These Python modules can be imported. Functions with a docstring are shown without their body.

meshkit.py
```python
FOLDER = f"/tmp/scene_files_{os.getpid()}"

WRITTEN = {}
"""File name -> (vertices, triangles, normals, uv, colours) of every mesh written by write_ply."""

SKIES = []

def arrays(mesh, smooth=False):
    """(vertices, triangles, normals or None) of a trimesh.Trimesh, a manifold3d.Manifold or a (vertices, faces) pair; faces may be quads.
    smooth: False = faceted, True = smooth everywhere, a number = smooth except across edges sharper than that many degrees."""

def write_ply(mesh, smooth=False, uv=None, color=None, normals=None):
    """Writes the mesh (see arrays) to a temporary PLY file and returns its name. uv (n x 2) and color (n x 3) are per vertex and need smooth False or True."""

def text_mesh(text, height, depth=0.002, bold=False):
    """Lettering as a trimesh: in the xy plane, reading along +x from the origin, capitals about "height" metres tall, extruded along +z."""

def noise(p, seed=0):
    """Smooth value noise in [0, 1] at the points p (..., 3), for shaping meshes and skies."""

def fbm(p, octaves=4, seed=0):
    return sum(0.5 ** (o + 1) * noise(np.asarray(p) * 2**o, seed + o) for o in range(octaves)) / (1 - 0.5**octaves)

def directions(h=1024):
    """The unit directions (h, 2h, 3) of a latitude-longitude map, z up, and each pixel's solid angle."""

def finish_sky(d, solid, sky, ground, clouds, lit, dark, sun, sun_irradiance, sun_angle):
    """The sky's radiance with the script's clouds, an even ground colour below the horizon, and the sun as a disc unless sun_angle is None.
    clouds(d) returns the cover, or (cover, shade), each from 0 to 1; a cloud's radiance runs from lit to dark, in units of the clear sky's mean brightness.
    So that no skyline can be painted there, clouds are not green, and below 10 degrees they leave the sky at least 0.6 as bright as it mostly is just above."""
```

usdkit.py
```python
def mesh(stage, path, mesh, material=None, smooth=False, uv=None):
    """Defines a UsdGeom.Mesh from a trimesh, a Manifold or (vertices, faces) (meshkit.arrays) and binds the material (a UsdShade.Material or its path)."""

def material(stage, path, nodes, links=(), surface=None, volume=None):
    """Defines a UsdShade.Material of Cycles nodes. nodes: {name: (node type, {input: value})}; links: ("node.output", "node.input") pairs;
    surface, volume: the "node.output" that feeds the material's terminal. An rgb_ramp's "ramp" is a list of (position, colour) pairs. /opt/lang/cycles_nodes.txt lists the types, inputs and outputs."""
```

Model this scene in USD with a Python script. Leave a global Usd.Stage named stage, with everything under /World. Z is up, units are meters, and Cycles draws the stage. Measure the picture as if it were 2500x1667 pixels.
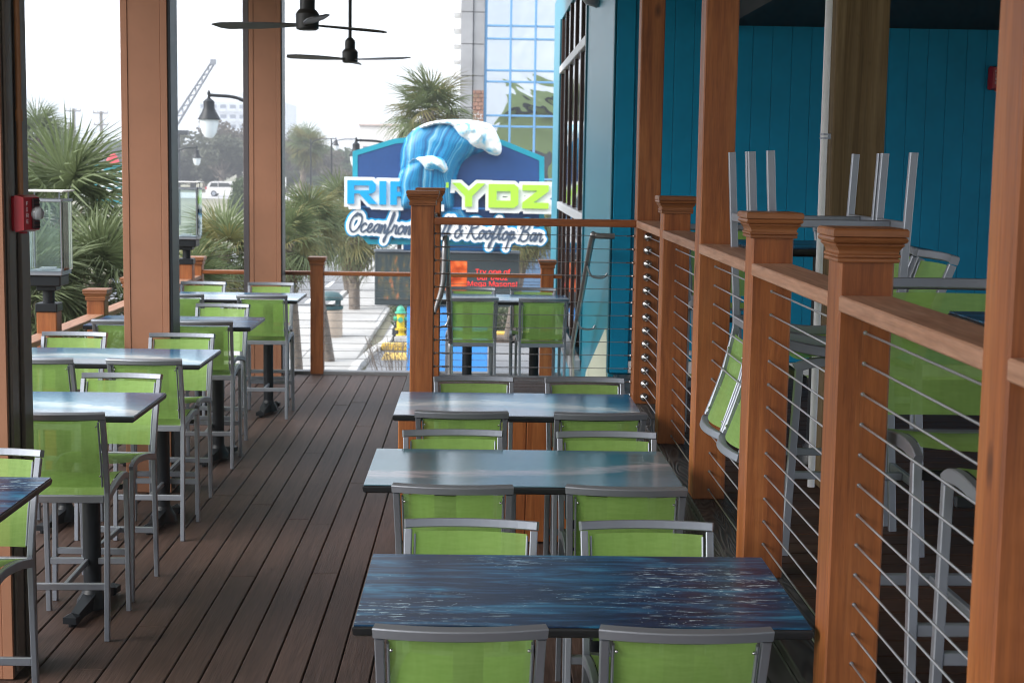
import math, random
import numpy as np, trimesh, usdkit, meshkit
from shapely.geometry import Polygon, LineString, MultiPolygon, Point, box as sbox
from shapely.ops import unary_union
from shapely import affinity
from scipy.spatial import Delaunay
from pxr import Usd, UsdGeom, UsdLux, UsdShade, Gf, Sdf

rng = random.Random(7)
nrg = np.random.default_rng(7)
stage = Usd.Stage.CreateInMemory()
UsdGeom.SetStageUpAxis(stage, UsdGeom.Tokens.z)
UsdGeom.SetStageMetersPerUnit(stage, 1.0)
UsdGeom.Xform.Define(stage, '/World')
UsdGeom.Scope.Define(stage, '/World/Looks')

# ------------------------------------------------------------------ camera
F, CX, CY, CAMZ = 3750.0, 1250.0, 833.5, 2.30          # focal length and centre in photograph pixels
d_ = np.array([(1175. - CX) / F, (399. - CY) / F, 1.0]); d_ /= np.linalg.norm(d_)
u_ = np.array([0.0125, -1.0, 0.0]); u_ -= d_ * (u_ @ d_); u_ /= np.linalg.norm(u_)
x_ = np.cross(d_, u_); x_ *= np.sign(x_[0])
R = np.array([x_, d_, u_])
cam = UsdGeom.Camera.Define(stage, '/World/camera')
M = Gf.Matrix4d(1.0)
for i, a in enumerate((R[:, 0], -R[:, 1], -R[:, 2])):
    M.SetRow(i, Gf.Vec4d(*map(float, a), 0))
M.SetRow(3, Gf.Vec4d(0, 0, CAMZ, 1))
cam.AddTransformOp().Set(M)
cam.CreateHorizontalApertureAttr(36.0)
cam.CreateVerticalApertureAttr(36.0 * 682 / 1024)
cam.CreateFocalLengthAttr(54.0)
cam.CreateClippingRangeAttr(Gf.Vec2f(0.05, 5000))
cam.CreateFStopAttr(8.0)
cam.CreateFocusDistanceAttr(6.0)
cam.CreateExposureAttr(2.0)

# ------------------------------------------------------------------ sky and sun (overcast)
SUN_EL, SUN_ROT = math.radians(36), math.atan2(-0.93, -0.36)
def mat(name, nodes, links=(), surface=None, volume=None):
    return usdkit.material(stage, '/World/Looks/' + name, nodes, links, surface, volume)
sky_m = mat('sky_material', {
    'sky': ('sky_texture', {'sky_type': 'single_scattering', 'sun_disc': False, 'sun_elevation': SUN_EL, 'sun_rotation': SUN_ROT, 'aerosol_density': 2.0}),
    'tc': ('texture_coordinate', {}), 'mp': ('mapping', {'scale': (1.0, 1.0, 3.2), 'location': (3.1, 1.7, 0.4)}),
    'n': ('noise_texture', {'scale': 2.6, 'detail': 6.0, 'roughness': 0.55, 'distortion': 0.3}),
    'r': ('rgb_ramp', {'ramp': [(0.36, (1.5, 1.72, 2.08)), (0.47, (2.0, 2.18, 2.45)), (0.57, (2.5, 2.62, 2.76))]}),
    'sx': ('separate_xyz', {}), 'gz': ('math', {'math_type': 'multiply_add', 'value2': 2.0, 'value3': 1.0}), 'gm': ('math', {'math_type': 'maximum', 'value2': 0.8}), 'gv': ('vector_math', {'math_type': 'scale'}),
    'mx': ('mix', {'fac': 0.94}), 'bg': ('background_shader', {'strength': 0.1})},
    [('tc.generated', 'mp.vector'), ('mp.vector', 'n.vector'), ('n.fac', 'r.fac'), ('sky.color', 'mx.color1'), ('tc.generated', 'sx.vector'), ('sx.z', 'gz.value1'), ('gz.value', 'gm.value1'), ('gm.value', 'gv.scale'), ('r.color', 'gv.vector1'), ('gv.vector', 'mx.color2'),
     ('mx.color', 'bg.color')], surface='bg.background')
dome = UsdLux.DomeLight.Define(stage, '/World/sky')
UsdShade.MaterialBindingAPI.Apply(dome.GetPrim()).Bind(sky_m)
dome.GetPrim().SetCustomDataByKey('kind', 'structure')
sun = UsdLux.DistantLight.Define(stage, '/World/sun')
sun.CreateNormalizeAttr(True) if hasattr(sun, 'CreateNormalizeAttr') else None
sun.CreateIntensityAttr(0.40); sun.CreateAngleAttr(50.0); sun.CreateColorAttr(Gf.Vec3f(1.0, 0.97, 0.93))
sd = np.array([math.cos(SUN_EL) * math.sin(SUN_ROT), math.cos(SUN_EL) * math.cos(SUN_ROT), math.sin(SUN_EL)])
zq = Gf.Rotation(Gf.Vec3d(0, 0, 1), Gf.Vec3d(*map(float, sd)))
sun.AddTransformOp().Set(Gf.Matrix4d().SetRotate(zq))

# ------------------------------------------------------------------ helpers
taken = {}
def numbered(parent, name):
    k = (parent, name); n = taken.get(k, 0); taken[k] = n + 1
    return name if n == 0 else f'{name}_{n:03d}'
def path_of(parent): return '/World' if parent is None else str(parent.GetPath())
def obj(name, mesh, m, parent=None, smooth=False):
    p = path_of(parent); path = f'{p}/{numbered(p, name)}'
    return usdkit.mesh(stage, path, mesh, m, smooth).GetPrim()
def tag(o, label=None, cat=None, group=None, kind=None):
    for k, v in (('label', label), ('category', cat), ('group', group), ('kind', kind)):
        if v: o.SetCustomDataByKey(k, v)
    return o
def thing(name, label=None, cat=None, loc=(0, 0, 0), rz=0, group=None, kind=None, parent=None, scale=None, matrix=None):
    p = path_of(parent)
    x = UsdGeom.Xform.Define(stage, f'{p}/{numbered(p, name)}')
    if matrix is not None:
        x.AddTransformOp().Set(matrix)
    else:
        x.AddTranslateOp().Set(Gf.Vec3d(*map(float, loc))); x.AddRotateZOp().Set(float(rz))
        if scale: x.AddScaleOp().Set(Gf.Vec3f(*([scale] * 3 if np.ndim(scale) == 0 else scale)))
    return tag(x.GetPrim(), label, cat, group, kind)
def dup(root, label, loc, rz=0, group=None, scale=None, matrix=None, cat=None):
    was = root.GetCustomData()
    r = thing(root.GetName().rsplit('_0', 1)[0], label, cat or was['category'], loc, rz, group or was.get('group'), scale=scale, matrix=matrix)
    r.GetReferences().AddInternalReference(root.GetPath()); r.SetInstanceable(True)
    return r

def hull(pts):
    return trimesh.convex.convex_hull(np.asarray(pts, float))
_cb = {}
def cbox(sx, sy, sz, c=0.004, center=(0, 0, 0)):
    """box with chamfered edges"""
    key = (round(sx, 4), round(sy, 4), round(sz, 4), c)
    if key not in _cb:
        h = np.array([sx, sy, sz]) / 2; c2 = min(c, 0.45 * min(sx, sy, sz)); P = []
        for s in np.ndindex(2, 2, 2):
            s = np.array(s) * 2 - 1
            for k in range(3):
                q = h.copy(); q -= c2; q[k] = h[k]; P.append(s * q)
        _cb[key] = hull(P)
    m = _cb[key].copy(); m.apply_translation(center); return m
def pbox(x0, x1, y0, y1, z0, z1):
    m = trimesh.creation.box((x1 - x0, y1 - y0, z1 - z0)); m.apply_translation(((x0 + x1) / 2, (y0 + y1) / 2, (z0 + z1) / 2)); return m
def xbox(x0, x1, y0, y1, z0, z1, c=0.004):
    return cbox(x1 - x0, y1 - y0, z1 - z0, c, ((x0 + x1) / 2, (y0 + y1) / 2, (z0 + z1) / 2))
def cat_(ms): return trimesh.util.concatenate([m for m in ms])
def frame_for(d, up=(0, 0, 1)):
    d = np.asarray(d, float); d = d / np.linalg.norm(d); up = np.asarray(up, float)
    if abs(d @ up) > 0.95: up = np.array([0, 1.0, 0])
    s = np.cross(d, up); s /= np.linalg.norm(s); return d, s, np.cross(s, d)
def bar(p0, p1, w, h, up=(0, 0, 1), c=0.003):
    """chamfered rectangular bar from p0 to p1: w across, h along up"""
    p0, p1 = np.asarray(p0, float), np.asarray(p1, float); L = np.linalg.norm(p1 - p0)
    d, s, u = frame_for(p1 - p0, up); m = cbox(w, L, h, c).copy()
    T = np.eye(4); T[:3, 0], T[:3, 1], T[:3, 2], T[:3, 3] = s, d, u, (p0 + p1) / 2
    m.apply_transform(T); return m
def sweep_rect(pts, w, h, side=(1, 0, 0), c=0.003):
    """rectangular (octagon-chamfered) section along a path; w along side, h across"""
    pts = np.asarray(pts, float); n = len(pts); side = np.asarray(side, float); a, b = w / 2, h / 2
    sec = [(-a + c, -b), (a - c, -b), (a, -b + c), (a, b - c), (a - c, b), (-a + c, b), (-a, b - c), (-a, -b + c)]
    V, Fc = [], []
    for i in range(n):
        t = pts[min(i + 1, n - 1)] - pts[max(i - 1, 0)]; t /= np.linalg.norm(t)
        s = side - t * (side @ t); s /= np.linalg.norm(s); u = np.cross(s, t)
        V += [pts[i] + s * p + u * q for p, q in sec]
    for i in range(n - 1):
        for k in range(8):
            A, B = i * 8 + k, i * 8 + (k + 1) % 8
            Fc += [(A, B, B + 8), (A, B + 8, A + 8)]
    for k in range(1, 7):
        Fc += [(0, k + 1, k), ((n - 1) * 8, (n - 1) * 8 + k, (n - 1) * 8 + k + 1)]
    m = trimesh.Trimesh(V, Fc, process=False); m.fix_normals(); return m
def tube(pts, r, n=8, closed=True):
    pts = np.asarray(pts, float); N = len(pts); V, Fc = [], []; ref = None
    rr = r if np.ndim(r) else [r] * N
    for i in range(N):
        t = pts[min(i + 1, N - 1)] - pts[max(i - 1, 0)]; t /= np.linalg.norm(t)
        if ref is None: _, s, u = frame_for(t)
        else:
            s = ref - t * (ref @ t); s /= np.linalg.norm(s); u = np.cross(s, t)
        ref = s
        for k in range(n):
            a = 2 * math.pi * k / n; V.append(pts[i] + rr[i] * (math.cos(a) * s + math.sin(a) * u))
    for i in range(N - 1):
        for k in range(n):
            A, B = i * n + k, i * n + (k + 1) % n; Fc += [(A, B, B + n), (A, B + n, A + n)]
    if closed:
        for k in range(1, n - 1): Fc += [(0, k + 1, k), ((N - 1) * n, (N - 1) * n + k, (N - 1) * n + k + 1)]
    m = trimesh.Trimesh(V, Fc, process=False); m.fix_normals(); return m
def lathe(prof, n=16, center=(0, 0, 0)):
    prof = [(max(r, 1e-4), z) for r, z in prof]; V, Fc = [], []
    for r, z in prof:
        for k in range(n):
            a = 2 * math.pi * k / n; V.append((r * math.cos(a), r * math.sin(a), z))
    for i in range(len(prof) - 1):
        for k in range(n):
            A, B = i * n + k, i * n + (k + 1) % n; Fc += [(A, B, B + n), (A, B + n, A + n)]
    m = trimesh.Trimesh(np.array(V) + center, Fc, process=False); m.fix_normals(); return m
def sqlathe(prof, center=(0, 0, 0)):
    """square profile (half-width, z) stack with flat ends"""
    V, Fc = [], []
    for r, z in prof: V += [(-r, -r, z), (r, -r, z), (r, r, z), (-r, r, z)]
    for i in range(len(prof) - 1):
        for k in range(4):
            A, B = i * 4 + k, i * 4 + (k + 1) % 4; Fc += [(A, B, B + 4), (A, B + 4, A + 4)]
    L = (len(prof) - 1) * 4; Fc += [(0, 2, 1), (0, 3, 2), (L, L + 1, L + 2), (L, L + 2, L + 3)]
    return trimesh.Trimesh(np.array(V) + center, Fc, process=False)
def ball(c, r, sub=1):
    m = trimesh.creation.icosphere(subdivisions=sub, radius=r); m.apply_translation(c); return m
def extrude(poly, depth):
    g = getattr(poly, 'geoms', [poly])
    return cat_([trimesh.creation.extrude_polygon(p, depth, engine='earcut') for p in g if p.area > 1e-6])
def upright(mesh, y):
    """mesh drawn in the xy plane, extruded along +z -> standing in xz, front face looking to -y at depth y"""
    v = mesh.vertices.copy(); mesh = mesh.copy(); mesh.vertices = np.stack([v[:, 0], y - v[:, 2], v[:, 1]], 1)
    return mesh
def at(vx, vy, Y):
    """point at depth Y seen at a place of the photograph (2352 pixels wide)"""
    k = 2500 / 2352; r = R @ np.array([(vx * k - CX) / F, (vy * k - CY) / F, 1.0]); r = r * Y / r[1]
    return np.array([r[0], Y, CAMZ + r[2]])
def smooth_path(pts, k=6):
    pts = np.asarray(pts, float); P = np.vstack([2 * pts[0] - pts[1], pts, 2 * pts[-1] - pts[-2]]); out = []
    for i in range(1, len(P) - 2):
        for t in np.linspace(0, 1, k, endpoint=False):
            a, b, c, d = P[i - 1:i + 3]
            out.append(0.5 * (2 * b + (c - a) * t + (2 * a - 5 * b + 4 * c - d) * t * t + (3 * b - a - 3 * c + d) * t ** 3))
    out.append(pts[-1]); return np.array(out)

# ------------------------------------------------------------------ materials
def plain(name, col, rough=0.5, metal=0.0, spec=0.5, bump=0.0, bscale=40.0, var=0.0, vscale=6.0, extra=None):
    nodes = {'p': ('principled_bsdf', dict(base_color=col, roughness=rough, metallic=metal, specular_ior_level=spec, **(extra or {})))}; links = []
    if bump or var:
        nodes['tc'] = ('texture_coordinate', {})
    if var:
        c = np.array(col)
        nodes['n'] = ('noise_texture', {'scale': vscale, 'detail': 5.0, 'roughness': 0.6})
        nodes['r'] = ('rgb_ramp', {'ramp': [(0.3, tuple(c * (1 - var))), (0.7, tuple(np.minimum(c * (1 + var), 0.95)))]})
        links += [('tc.object', 'n.vector'), ('n.fac', 'r.fac'), ('r.color', 'p.base_color')]
    if bump:
        nodes['bn'] = ('noise_texture', {'scale': bscale, 'detail': 4.0}); nodes['b'] = ('bump', {'strength': bump, 'distance': 0.01})
        links += [('tc.object', 'bn.vector'), ('bn.fac', 'b.height'), ('b.normal', 'p.normal')]
    return mat(name, nodes, links, 'p.BSDF')
def wood(name, dark, mid, light, knots=0.0, axis=2, rough=0.5, scale=14.0, stretch=0.06, bump=0.25, tone=0.25, coat=0.0, dist=1.0, spec=0.5):
    sc = [1.0, 1.0, 1.0]; sc[axis] = stretch
    n = {'tc': ('texture_coordinate', {}), 'oi': ('object_info', {}), 'sc': ('vector_math', {'math_type': 'scale', 'scale': 13.0}),
         'add': ('vector_math', {'math_type': 'add'}), 'mp': ('mapping', {'scale': tuple(sc)}),
         'cx': ('combine_xyz', {}),
         'n1': ('noise_texture', {'scale': scale, 'detail': 7.0, 'roughness': 0.62, 'distortion': dist}),
         'n2': ('noise_texture', {'scale': scale * 7, 'detail': 3.0, 'roughness': 0.6}),
         'n3': ('noise_texture', {'scale': 2.2, 'detail': 2.0}),
         'r1': ('rgb_ramp', {'ramp': [(0.28, dark), (0.48, mid), (0.72, light)]}),
         'r2': ('rgb_ramp', {'ramp': [(0.3, (0.72, 0.72, 0.72)), (0.65, (1.0, 1.0, 1.0))]}),
         'r3': ('rgb_ramp', {'ramp': [(0.25, (1 - tone,) * 3), (0.75, (1 + tone * 0.4,) * 3)]}),
         'm1': ('mix', {'mix_type': 'multiply', 'fac': 1.0}), 'm2': ('mix', {'mix_type': 'multiply', 'fac': 1.0}),
         'b': ('bump', {'strength': bump, 'distance': 0.004}),
         'p': ('principled_bsdf', {'roughness': rough, 'coat_weight': coat, 'coat_roughness': 0.25, 'specular_ior_level': spec})}
    l = [('oi.random', 'cx.x'), ('oi.random', 'cx.y'), ('oi.random', 'cx.z'), ('cx.vector', 'sc.vector1'), ('tc.object', 'add.vector1'), ('sc.vector', 'add.vector2'),
         ('add.vector', 'mp.vector'), ('mp.vector', 'n1.vector'), ('mp.vector', 'n2.vector'), ('mp.vector', 'n3.vector'), ('n1.fac', 'r1.fac'), ('n2.fac', 'r2.fac'), ('n3.fac', 'r3.fac'),
         ('r1.color', 'm1.color1'), ('r2.color', 'm1.color2'), ('m1.color', 'm2.color1'), ('r3.color', 'm2.color2'), ('m2.color', 'p.base_color'),
         ('n2.fac', 'b.height'), ('b.normal', 'p.normal')]
    if knots:
        sk = [1.0, 1.0, 1.0]; sk[axis] = .45
        n['km'] = ('mapping', {'scale': tuple(sk)}); n['kv'] = ('voronoi_texture', {'scale': knots}); n['kr'] = ('rgb_ramp', {'ramp': [(0.03, (0.22, 0.18, 0.16)), (0.055, (0.55, 0.5, 0.48)), (0.085, (1, 1, 1))]}); n['m3'] = ('mix', {'mix_type': 'multiply', 'fac': 0.85})
        l = [q for q in l if q[0] != 'm2.color'] + [('add.vector', 'km.vector'), ('km.vector', 'kv.vector'), ('kv.distance', 'kr.fac'), ('m2.color', 'm3.color1'), ('kr.color', 'm3.color2'), ('m3.color', 'p.base_color')]
    return mat(name, n, l, 'p.BSDF')
CED = ((0.20, 0.052, 0.012), (0.35, 0.104, 0.024), (0.47, 0.165, 0.045))
cedar_z = wood('cedar_upright', *CED, knots=3.2, axis=2, rough=0.5)
cedar_y = wood('cedar_along_rail', (0.30, 0.13, 0.07), (0.44, 0.22, 0.13), (0.56, 0.31, 0.2), knots=2.6, axis=1, rough=0.55, dist=2.2)
cedar_x = wood('cedar_cross_rail', *CED, axis=0, rough=0.45)
cap_m = wood('cedar_cap', (0.2, 0.065, 0.02), (0.31, 0.11, 0.036), (0.42, 0.17, 0.065), axis=0, rough=0.45)
column_m = plain('column_paint', (0.32, 0.143, 0.078), 0.55, bump=0.06, bscale=60, var=0.08, vscale=2.5)
steel_dark = plain('dark_steel', (0.12, 0.096, 0.077), 0.5, 0.0, var=0.15, vscale=4)
track_m = plain('shade_track_metal', (0.045, 0.05, 0.058), 0.4, 0.3)
timber_m = wood('raw_timber', (0.095, 0.056, 0.02), (0.21, 0.135, 0.056), (0.34, 0.24, 0.12), knots=2.6, axis=2, rough=0.8, scale=9.0, bump=0.35, dist=1.6, tone=0.45)
deck_m = wood('composite_deck', (0.044, 0.023, 0.016), (0.066, 0.036, 0.026), (0.096, 0.056, 0.043), axis=1, rough=0.6, spec=0.3, scale=16, stretch=0.05, bump=0.55, tone=0.3, dist=1.5)
floor_m = wood('upper_floor_boards', (0.026, 0.011, 0.006), (0.042, 0.018, 0.010), (0.058, 0.027, 0.016), axis=0, rough=0.6, spec=0.25, scale=14, stretch=0.05, bump=0.4)
def wavy(name, a, b, axis):
    sc = [1.0, 1.0, 1.0]; sc[axis] = 0.16
    n = {'tc': ('texture_coordinate', {}), 'mp': ('mapping', {'scale': tuple(sc)}), 'n': ('noise_texture', {'scale': 5.0, 'detail': 2.0, 'distortion': 0.8}),
         'k': ('math', {'math_type': 'multiply', 'value2': 130.0}), 's': ('math', {'math_type': 'sine'}), 'h': ('math', {'math_type': 'multiply_add', 'value2': 0.5, 'value3': 0.5}),
         'r': ('rgb_ramp', {'ramp': [(0.2, a), (0.8, b)]}), 'b': ('bump', {'strength': 0.6, 'distance': 0.004}), 'p': ('principled_bsdf', {'roughness': 0.5})}
    l = [('tc.object', 'mp.vector'), ('mp.vector', 'n.vector'), ('n.fac', 'k.value1'), ('k.value', 's.value1'), ('s.value', 'h.value1'), ('h.value', 'r.fac'), ('r.color', 'p.base_color'), ('h.value', 'b.height'), ('b.normal', 'p.normal')]
    return mat(name, n, l, 'p.BSDF')
trim_m = wavy('dark_grained_trim', (0.022, 0.021, 0.021), (0.06, 0.056, 0.054), 1)
alu = plain('silver_powder_coat', (0.31, 0.33, 0.37), 0.46, 0.75, bump=0.03, bscale=500)
steel = plain('stainless', (0.55, 0.55, 0.56), 0.25, 1.0)
pipe_m = plain('galvanised_pipe', (0.42, 0.42, 0.43), 0.38, 0.85, var=0.12, vscale=9)
cable_m = plain('cable_steel', (0.42, 0.42, 0.43), 0.35, 0.8)
black_m = plain('black_iron', (0.010, 0.012, 0.015), 0.42, spec=0.3)
black_edge = plain('black_table_edge', (0.014, 0.015, 0.017), 0.35)
fan_m = plain('fan_black', (0.012, 0.012, 0.012), 0.45)
# sling mesh: woven, partly see-through
sling_m = mat('green_sling', {
    'tc': ('texture_coordinate', {}), 'mp': ('mapping', {'scale': (1.0, 0.15, 0.15)}), 'n': ('noise_texture', {'scale': 60.0, 'detail': 3.0}),
    'mp2': ('mapping', {'scale': (0.2, 1.0, 1.0)}), 'n2': ('noise_texture', {'scale': 90.0, 'detail': 2.0}), 'ad': ('math', {'math_type': 'add'}), 'hf': ('math', {'math_type': 'multiply', 'value2': 0.5}),
    'r': ('rgb_ramp', {'ramp': [(0.35, (0.31, 0.52, 0.125)), (0.65, (0.37, 0.595, 0.16))]}),
    'p': ('principled_bsdf', {'roughness': 0.55, 'specular_ior_level': 0.35}), 't': ('translucent_bsdf', {}), 'm1': ('mix_closure', {'fac': 0.38}),
    'tr': ('transparent_bsdf', {'color': (0.75, 0.95, 0.55)}), 'm2': ('mix_closure', {'fac': 0.2})},
    [('tc.object', 'mp.vector'), ('mp.vector', 'n.vector'), ('tc.object', 'mp2.vector'), ('mp2.vector', 'n2.vector'), ('n.fac', 'ad.value1'), ('n2.fac', 'ad.value2'), ('ad.value', 'hf.value1'),
     ('hf.value', 'r.fac'), ('r.color', 'p.base_color'), ('r.color', 't.color'), ('p.BSDF', 'm1.closure1'), ('t.BSDF', 'm1.closure2'), ('m1.closure', 'm2.closure1'), ('tr.BSDF', 'm2.closure2')], 'm2.closure')
# printed table tops
def print_streak():
    n = {'tc': ('texture_coordinate', {}), 'rot': ('mapping', {'rotation': (0, 0, 0.22), 'scale': (1.0, 6.0, 1.0)}),
         'rot2': ('mapping', {'rotation': (0, 0, 0.16), 'scale': (0.8, 5.5, 1.0)}),
         'n1': ('noise_texture', {'scale': 2.6, 'detail': 6.0, 'roughness': 0.62, 'distortion': 0.7}),
         'r1': ('rgb_ramp', {'ramp': [(0.3, (0.004, 0.010, 0.026)), (0.47, (0.008, 0.026, 0.07)), (0.58, (0.014, 0.085, 0.18)), (0.72, (0.05, 0.26, 0.40))]}),
         'n2': ('noise_texture', {'scale': 19.0, 'detail': 3.0, 'roughness': 0.7, 'distortion': 0.3}),
         'r2': ('rgb_ramp', {'ramp': [(0.60, (0, 0, 0)), (0.65, (1, 1, 1))]}),
         'n3': ('noise_texture', {'scale': 2.4, 'detail': 2.0}), 'r3': ('rgb_ramp', {'ramp': [(0.44, (0.0, 0.0, 0.0)), (0.62, (1, 1, 1))]}),
         'v': ('voronoi_texture', {'scale': 75.0}), 'rv': ('rgb_ramp', {'ramp': [(0.05, (1, 1, 1)), (0.12, (0, 0, 0))]}), 'vm': ('mapping', {'scale': (0.55, 1.0, 1.0)}),
         'n4': ('noise_texture', {'scale': 5.0, 'detail': 2.0}), 'r4': ('rgb_ramp', {'ramp': [(0.52, (0, 0, 0)), (0.6, (1, 1, 1))]}),
         'a': ('mix', {'mix_type': 'multiply', 'fac': 1.0}), 'b': ('mix', {'mix_type': 'multiply', 'fac': 1.0}), 'c': ('mix', {'mix_type': 'add', 'fac': 1.0, 'use_clamp': True}),
         'o': ('mix', {'color2': (0.6, 0.82, 0.9)}), 'p': ('principled_bsdf', {'roughness': 0.25, 'specular_ior_level': 0.35})}
    l = [('tc.object', 'rot.vector'), ('tc.object', 'rot2.vector'), ('rot.vector', 'n1.vector'), ('n1.fac', 'r1.fac'), ('rot2.vector', 'n2.vector'), ('n2.fac', 'r2.fac'), ('tc.object', 'n3.vector'), ('n3.fac', 'r3.fac'),
         ('tc.object', 'vm.vector'), ('vm.vector', 'v.vector'), ('v.distance', 'rv.fac'), ('tc.object', 'n4.vector'), ('n4.fac', 'r4.fac'),
         ('r2.color', 'a.color1'), ('r3.color', 'a.color2'), ('rv.color', 'b.color1'), ('r4.color', 'b.color2'), ('a.color', 'c.color1'), ('b.color', 'c.color2'),
         ('c.color', 'o.fac'), ('r1.color', 'o.color1'), ('o.color', 'p.base_color')]
    return mat('streaked_ocean_print', n, l, 'p.BSDF')
def print_wave(name, ramp, bend, off, amp=0.22):
    n = {'tc': ('texture_coordinate', {}), 's': ('separate_xyz', {}), 'x2': ('math', {'math_type': 'power', 'value2': 2.0}), 'ax': ('math', {'math_type': 'absolute'}), 'sx': ('math', {'math_type': 'add', 'value2': off}),
         'bx': ('math', {'math_type': 'multiply', 'value2': bend}), 'mp': ('mapping', {'scale': (1.0, 2.6, 1.0)}), 'n': ('noise_texture', {'scale': 3.2, 'detail': 8.0, 'roughness': 0.6, 'distortion': 0.8}),
         'na': ('math', {'math_type': 'multiply_add', 'value2': amp * 2.4, 'value3': -amp * 1.2}), 'a1': ('math', {'math_type': 'add'}), 'a2': ('math', {'math_type': 'add'}),
         'sc': ('math', {'math_type': 'multiply_add', 'value2': 1.05, 'value3': 0.5}), 'r': ('rgb_ramp', {'ramp': ramp}), 'p': ('principled_bsdf', {'roughness': 0.13})}
    l = [('tc.object', 's.vector'), ('s.x', 'sx.value1'), ('sx.value', 'ax.value1'), ('ax.value', 'x2.value1'), ('x2.value', 'bx.value1'), ('tc.object', 'mp.vector'), ('mp.vector', 'n.vector'), ('n.fac', 'na.value1'),
         ('s.y', 'a1.value1'), ('bx.value', 'a1.value2'), ('a1.value', 'a2.value1'), ('na.value', 'a2.value2'), ('a2.value', 'sc.value1'), ('sc.value', 'r.fac'), ('r.color', 'p.base_color')]
    return mat(name, n, l, 'p.BSDF')
streak_print = print_streak()
teal_print = print_wave('teal_sea_print', [(0.0, (0.13, 0.22, 0.28)), (0.22, (0.07, 0.16, 0.2)), (0.33, (0.33, 0.33, 0.36)), (0.40, (0.07, 0.17, 0.2)), (0.7, (0.025, 0.11, 0.14)), (1.0, (0.05, 0.13, 0.15))], -0.12, 0.75, 0.16)
wave_print = print_wave('breaking_wave_print', [(0.0, (0.36, 0.40, 0.5)), (0.25, (0.42, 0.45, 0.53)), (0.42, (0.3, 0.44, 0.55)), (0.55, (0.62, 0.72, 0.76)), (0.62, (0.18, 0.34, 0.46)), (0.78, (0.06, 0.17, 0.28)), (1.0, (0.03, 0.1, 0.2))], 0.5, 0.18, 0.15)
TEAL = (0.003, 0.26, 0.46)
teal_m = plain('teal_siding', TEAL, 0.5, spec=0.2, bump=0.05, bscale=30, var=0.07, vscale=3)
teal_out = plain('teal_exterior_paint', (0.012, 0.23, 0.33), 0.36, spec=0.5, bump=0.04, bscale=25)
ceiling_m = plain('black_ceiling', (0.006, 0.006, 0.007), 0.7)
roof_m = plain('roof_soffit', (0.55, 0.48, 0.42), 0.7)
frame_brown = plain('brown_window_frame', (0.045, 0.018, 0.012), 0.4)
white_alu = plain('white_mullion', (0.7, 0.7, 0.72), 0.35)
cream_m = plain('cream_stucco', (0.55, 0.58, 0.45), 0.8, bump=0.2, bscale=80)
white_m = plain('white_paint', (0.78, 0.78, 0.78), 0.45)
conduit_m = plain('white_conduit', (0.78, 0.78, 0.8), 0.35)
red_m = plain('alarm_red', (0.36, 0.008, 0.018), 0.35)
clear_m = plain('clear_dome', (0.9, 0.92, 0.95), 0.05, extra={'transmission_weight': 0.7})
glass_m = mat('pane_glass', {'f': ('fresnel', {'IOR': 1.7}), 't': ('transparent_bsdf', {'color': (0.8, 0.9, 0.9)}), 'g': ('glossy_bsdf', {'roughness': 0.02, 'color': (1, 1, 1)}), 'm': ('mix_closure', {})},
              [('f.fac', 'm.fac'), ('t.BSDF', 'm.closure1'), ('g.BSDF', 'm.closure2')], 'm.closure')
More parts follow.
